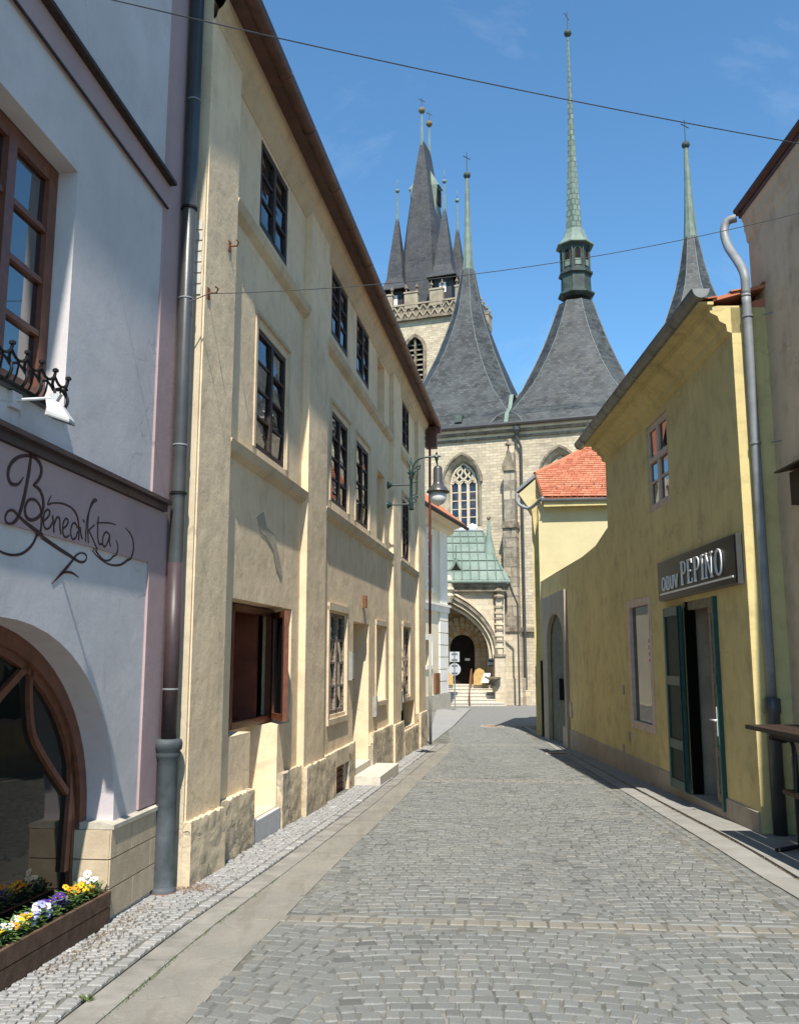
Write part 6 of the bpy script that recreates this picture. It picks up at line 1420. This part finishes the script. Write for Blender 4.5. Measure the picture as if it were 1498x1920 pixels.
# ------------------------------------------------------------------ STREET LAMP on the beige house
lt, lz = BE.hit(771, 925, .45)
LF = facing(BE.P(lt, .45, 0)[1]); lam = thing('street_lamp', BE.P(lt, 0, lz), 'ornate dark green wall bracket with a grey bell lamp and opal globe', 'lamp')
def L(px, py): t, z = LF.hit(px, py); return (t, LF.o[1], z)
post = L(771, 925)[0]; wx = BE.P(lt, 0, 0)
def Ls(pts): return [L(*p) for p in pts]
obj('post', MB().lathe((post, LF.o[1], 0), [(.02, L(771, 957)[2]), (.055, L(771, 955)[2]), (.035, L(771, 951)[2]), (.05, L(771, 946)[2]), (.03, L(771, 940)[2]), (.028, L(771, 900)[2]), (.05, L(771, 896)[2]), (.03, L(771, 892)[2]), (.06, L(771, 887)[2]), (.02, L(771, 880)[2]), (.02, L(771, 866)[2])], 10), M['green_paint'], lam, True)
for py in (908.5, 945.5):
    z = L(771, py)[2]; wp_ = BE.P(lt, .0, z); obj('wall_arm', MB().tube([wp_, (post, LF.o[1], z)], .018, 8).tube([BE.P(lt, .0, z), BE.P(lt, .015, z), BE.P(lt, .09, z)], [.075, .07, .02], 10), M['green_paint'], lam)
obj('swan_neck', MB().tube(smoothpts(Ls([(772, 893), (774, 878), (778, 868), (787, 860), (800, 857), (818, 856.5)]), 4), .016, 8), M['green_paint'], lam, True)
m = MB()
for pts in ([(771, 880), (766, 872), (763, 864)], [(771, 880), (776, 870), (781, 866)], [(771, 880), (770, 868), (771, 858)], [(772, 895), (766, 888), (763, 886)], [(773, 895), (778, 886), (780, 883)],
            [(774, 905), (781, 904), (783, 903)], [(781, 904), (781, 925), (777, 928), (773, 928)], [(776, 880), (784, 874), (787, 877), (784, 881)], [(786, 876), (788, 872)], [(783, 878), (782, 895), (781, 904)],
            [(772, 938), (778, 932), (783, 931), (781, 935)], [(773, 942), (778, 942), (780, 938), (777, 935)], [(770, 938), (763, 933), (758, 934)], [(770, 944), (762, 936), (756, 930)]):
    m.tube(smoothpts(Ls(pts), 3), .010, 5)
obj('scrollwork', m, M['green_paint'], lam)
gx, gy, _ = L(818.5, 856); 
obj('knop', MB().lathe((gx, gy, L(818, 857)[2]), [(.012, -.12), (.03, -.06), (.045, 0), (.03, .03), (.012, .05), (.025, .075), (.008, .1)], 8).tube([L(811, 855.5), L(826, 855.5)], .018, 6).tube([L(819, 862), L(820, 874)], .016, 6), M['green_paint'], lam)
cx_, cy_, _ = L(821, 900); zf = lambda py: L(821, py)[2]
obj('lamp_shade', MB().lathe((cx_, cy_, 0), [(.02, zf(873)), (.07, zf(875)), (.085, zf(879)), (.088, zf(905)), (.10, zf(908)), (.13, zf(912)), (.17, zf(915)), (.18, zf(918)), (.22, zf(922)), (.215, zf(923.5)), (.16, zf(918.5)), (.13, zf(919))], 28), M['lampgrey'], lam, True)
gr = .158; obj('globe', MB().lathe((cx_, cy_, zf(932)), [(gr * sin(pi * k / 16) + .002, -gr * cos(pi * k / 16)) for k in range(17)], 28), M['opal'], lam, True)
obj('globe_knob', MB().lathe((cx_, cy_, zf(932) - gr - .01), [(.005, -.01), (.015, 0), (.005, .015)], 8), M['lampgrey'], lam)

# ------------------------------------------------------------------ FLOODLIGHT on the pink house
fa = [PK.P(PK.hit(28, 750, .02)[0], .02, PK.hit(28, 750, .02)[1]), PK.P(PK.hit(106, 746, .2)[0], .2, PK.hit(106, 746, .2)[1])]
fll = thing('floodlight', fa[0], 'small white floodlight on a thin arm below the wrought-iron window railing', 'lamp')
obj('arm', MB().tube(fa, .009, 8), M['lampwhite'], fll)
obj('wall_plate', MB().box(PK, PK.hit(24, 750)[0] - .05, PK.hit(24, 750)[0] + .05, 0, .03, PK.hit(24, 750)[1] - .05, PK.hit(24, 750)[1] + .04), M['pink_grey'], fll)
hx = fa[1]; 
obj('bracket', MB().hexa([(hx[0] - .05, hx[1] - .02, hx[2] - .1), (hx[0] - .035, hx[1] - .02, hx[2] - .1), (hx[0] - .035, hx[1] + .02, hx[2] - .1), (hx[0] - .05, hx[1] + .02, hx[2] - .1), (hx[0] - .03, hx[1] - .02, hx[2] + .02), (hx[0] + .03, hx[1] - .02, hx[2] + .02), (hx[0] + .03, hx[1] + .02, hx[2] + .02), (hx[0] - .03, hx[1] + .02, hx[2] + .02)]), M['lampwhite'], fll)
hp = []
for z, sc, dx in ((-.13, 1, .035), (-.11, 1.02, .035), (-.02, .72, .0), (.0, .55, -.01)):
    hp.append([(hx[0] + dx + sx_ * .062 * sc, hx[1] + sy_ * .045 * sc, hx[2] + (z * .8) - .02 - .35 * sx_ * .062 * sc) for sx_, sy_ in ((-1, -1), (1, -1), (1, 1), (-1, 1))])
obj('housing', MB().loft(hp), M['lampwhite'], fll)
obj('lens_rim', MB().loft([[(p[0], p[1], p[2] - .008) for p in hp[0]], [(p[0], p[1], p[2] - .001) for p in hp[0]]]), M['zinc'], fll)

# ------------------------------------------------------------------ PLANTER with pansies
PL = Fr(PK.o, PK.e, PK.n); p0, p1 = 4.3, 6.345; zb_ = gz(5.6) ; 
plan = thing('planter_box', PL.P(5.4, -.05, gz(5.6)), 'long dark stained wooden flower box below the arched shop window', 'planter')
def slope(t0, t1, o0, o1, za, zb, dz=.02): return MB().hexa([PL.P(t0, o0, gz(t0) + za), PL.P(t1, o0, gz(t1) + za), PL.P(t1, o1, gz(t1) + za), PL.P(t0, o1, gz(t0) + za), PL.P(t0, o0, gz(t0) + zb), PL.P(t1, o0, gz(t1) + zb), PL.P(t1, o1, gz(t1) + zb), PL.P(t0, o1, gz(t0) + zb)])
for za, zb in ((.015, .115), (.122, .215)):
    obj('board', slope(p0, p1, .035, .06, za, zb), M['planter'], plan); obj('board', slope(p0, p1, -.155, -.13, za, zb), M['planter'], plan); obj('board', slope(p1 - .025, p1 - .001, -.129, .034, za, zb), M['planter'], plan)
obj('soil', slope(p0, p1 - .03, -.128, .033, .05, .19), M['soil'], plan)
def pansy(px, py, cols, seed, n=4, spread=.055, desc=''):
    R = random.Random(seed); t, z = PL.hit(px, py, -.04); t = min(t, p1 - .05); zg = gz(t) + .19; c = PL.P(t, -.045, zg)
    th_ = thing('pansy', c, desc, 'flower', 'pansies in the wooden flower box')
    lf = MB()
    for k in range(60):
        a = R.uniform(0, 2 * pi); r = R.uniform(.01, .075); hh = R.uniform(.01, .10); s = R.uniform(.010, .02)
        b = Vector((c[0] + r * cos(a), c[1] + r * sin(a), c[2] + hh)); d = Vector((cos(a), sin(a), R.uniform(-.2, .7))).normalized(); e = d.cross(Vector((0, 0, 1))).normalized()
        i = len(lf.v); lf.v += [tuple(b), tuple(b + d * s + e * s * .55), tuple(b + d * s * 2.2), tuple(b + d * s - e * s * .55)]; lf.f.append((i, i + 1, i + 2, i + 3))
    for k in range(6):
        a = R.uniform(0, 6.28); lf.tube([c, (c[0] + .02 * cos(a), c[1] + .02 * sin(a), c[2] + .05)], .002, 3)
    obj('foliage', lf, M['leaf'], th_)
    top = max(z - zg, .07)
    for k in range(n):
        mat = cols[k % len(cols)]; f = MB(); a = R.uniform(0, 6.28); r = R.uniform(.0, spread)
        b = Vector((c[0] + r * cos(a), c[1] + r * sin(a), c[2] + top + R.uniform(-.035, .02))); nrm = Vector((R.uniform(-.2, .6), R.uniform(-1, -.3), R.uniform(.3, 1.1))).normalized()
        ux = nrm.cross(Vector((0, 0, 1))).normalized(); uy = ux.cross(nrm).normalized(); uy = -uy if uy.z < 0 else uy; s = R.uniform(.016, .025)
        for (ang, sc, lift) in ((60, .95, -.1), (120, .95, -.12), (10, .85, .05), (170, .85, .06), (270, 1.1, .12)):
            ar = radians(ang); ctr = b + (ux * cos(ar) + uy * sin(ar)) * s * .62 + nrm * s * lift; i = len(f.v); f.v.append(tuple(ctr + nrm * s * .12))
            for q in range(8):
                aa = q * pi / 4; f.v.append(tuple(ctr + (ux * cos(aa) + uy * sin(aa)) * s * .62 * sc * (1 + .08 * sin(aa * 3 + k)) + nrm * s * .12 * sin(aa * 2)))
            for q in range(8): f.f.append((i, i + 1 + q, i + 1 + (q + 1) % 8))
        obj('flower', f, M['p_' + mat], th_)
        if True:
            obj('flower_eye', MB().lathe(tuple(b + nrm * s * .25), [(.001, -.002), (.006, 0), (.001, .004)], 6), M['paint_text' if mat in ('orange', 'lavender') else 'p_orange' if mat != 'yellow' else 'paint_text'], th_)
FL = [((6, 1752), ['orange', 'yellow'], 3, 'orange pansy at the nearest end of the flower box'), ((14, 1728), ['white'], 2, 'white pansy behind the orange ones at the near end of the box'),
      ((26, 1756), ['orange', 'yellow'], 3, 'orange-yellow pansy second from the near end of the box'), ((36, 1722), ['white'], 5, 'large white pansy clump left of the lavender ones'),
      ((42, 1764), ['orange', 'yellow'], 3, 'orange pansy drooping over the front board'), ((54, 1738), ['white', 'yellow'], 4, 'cream white pansy in front of the lavender clump'),
      ((60, 1712), ['lavender'], 3, 'pale lavender pansy beside the large white clump'), ((76, 1702), ['lavender', 'white'], 5, 'lavender and white pansy clump, tallest of its colour'),
      ((82, 1722), ['lavender', 'white'], 4, 'lavender pansy low beside the green leaves'), ((96, 1694), ['purple'], 5, 'deep purple pansy on the lavender side'),
      ((112, 1684), ['purple'], 6, 'deep purple pansy clump in the middle of the box'), ((126, 1696), ['purple'], 5, 'deep purple pansy next to the golden clump'),
      ((134, 1668), ['orange', 'yellow'], 4, 'golden pansy leaning toward the purple ones'), ((150, 1664), ['orange', 'yellow'], 7, 'big golden yellow pansy clump'),
      ((165, 1666), ['yellow', 'orange'], 6, 'golden pansy nearest the sandstone corner'), ((152, 1686), ['orange'], 1, 'single small orange pansy at the front board'),
      ((166, 1640), ['white'], 4, 'tall white pansy behind the golden clump'), ((186, 1650), ['white'], 4, 'white pansy among leaves near the box end'), ((198, 1660), ['white'], 4, 'white pansy at the far end of the flower box')]
for k, ((px, py), cols, n, ds) in enumerate(FL): pansy(px, py, cols, 40 + k, n, .045, ds)

# ------------------------------------------------------------------ CABLES, drain covers, weeds, crumbs
def cable(name, a, b, sag, label, r=.006):
    pts = [tuple(a[i] + (b[i] - a[i]) * k / 24 - (sag * 4 * (k / 24) * (1 - k / 24) if i == 2 else 0) for i in range(3)) for k in range(25)]
    tag(obj(name, MB().tube(pts, r, 5), M['pipe_dark']), label, 'cable')
def pt(fr, px, py, off): t, z = fr.hit(px, py, off); return fr.P(t, off, z)
A_ = pt(PK, 120, -22, .03); B_ = pt(BR, 1560, 280, .5)
cable('overhead_cable', A_, B_, .05, 'upper overhead cable stretched across the street below the sky', .0045)
A_ = pt(BE, 391, 551, .09); B_ = pt(BR, 1560, 383, .3)
cable('overhead_cable', A_, B_, .17, 'lower thin overhead cable fixed to a hook on the beige house', .0035)
cable('guy_wire', pt(PK, 356, 566, .15), pt(BE, 391, 551, .09), .0, 'short slack wire between the downpipe and the beige house hook', .005)
def cover(px, py, r, label):
    x, y = gpt(px, py); t = thing('drain_cover', (x, y, gz(y)), label, 'drain cover')
    obj('lid', MB().lathe((x, y, gz(y)), [(r, -.02), (r, .006), (.01, .008)], 24), M['rust'], t)
    obj('rim', MB().tube([(x + r * 1.05 * cos(a), y + r * 1.05 * sin(a), gz(y) + .0) for a in [2 * pi * k / 24 for k in range(25)]], .02, 5), M['sandcap'], t)
cover(923, 1362, .36, 'round rusty drain cover far down the middle of the street'); cover(1046, 1414, .24, 'pale round drain cover beside the yard wall')
def scatter(name, n, fn, mat, lab, cat, s0=.004, s1=.012, tall=1):
    m = MB()
    for k in range(n):
        x, y, z = fn(); a = random.uniform(0, 6.28); r = random.uniform(s0, s1)
        m.v += [(x, y, z), (x + r * cos(a), y + r * sin(a), z + r * .2 * tall), (x + r * cos(a + 1.6), y + r * sin(a + 1.6), z + r * .3 * tall), (x + r * .3 * cos(a + .8), y + r * .3 * sin(a + .8), z + r * .7 * tall)]
        i = len(m.v) - 4; m.f += [(i, i + 1, i + 3), (i + 1, i + 2, i + 3), (i + 2, i, i + 3), (i, i + 2, i + 1)]
    tag(obj(name, m, mat), lab, cat, kind='stuff')
random.seed(11)
def near_pipe(): return (px_ + .2 + random.gauss(0, .1), py_ - .0 + random.gauss(0, .07) + .12, gz(7.2) + .016)
scatter('rubble', 260, near_pipe, M['rubble'], 'small heap of crumbled brick at the foot of the downpipe', 'rubble', .006, .018, 1)
def near_box():
    t = random.uniform(5.3, 6.9); return PL.P(t, .1 + abs(random.gauss(0, .09)), gz(t) + .016)
scatter('leaf_litter', 500, near_box, M['litter'], 'dry leaf litter on the cobbles beside the flower box', 'litter', .004, .016, .6)
x, y = gpt(160, 1878)
m = MB()
for k in range(60):
    a = random.uniform(0, 6.28); r = random.uniform(.01, .05); b = Vector((x + .015 * cos(a), y + .015 * sin(a), gz(y))); tip = b + Vector((r * cos(a), r * sin(a), random.uniform(.01, .035))); e = Vector((-sin(a), cos(a), 0)) * .005
    i = len(m.v); m.v += [tuple(b - e), tuple(b + e), tuple(tip)]; m.f.append((i, i + 1, i + 2))
tag(obj('weed', m, M['grass']), 'little green weed growing in the kerb joint at lower left', 'weed')
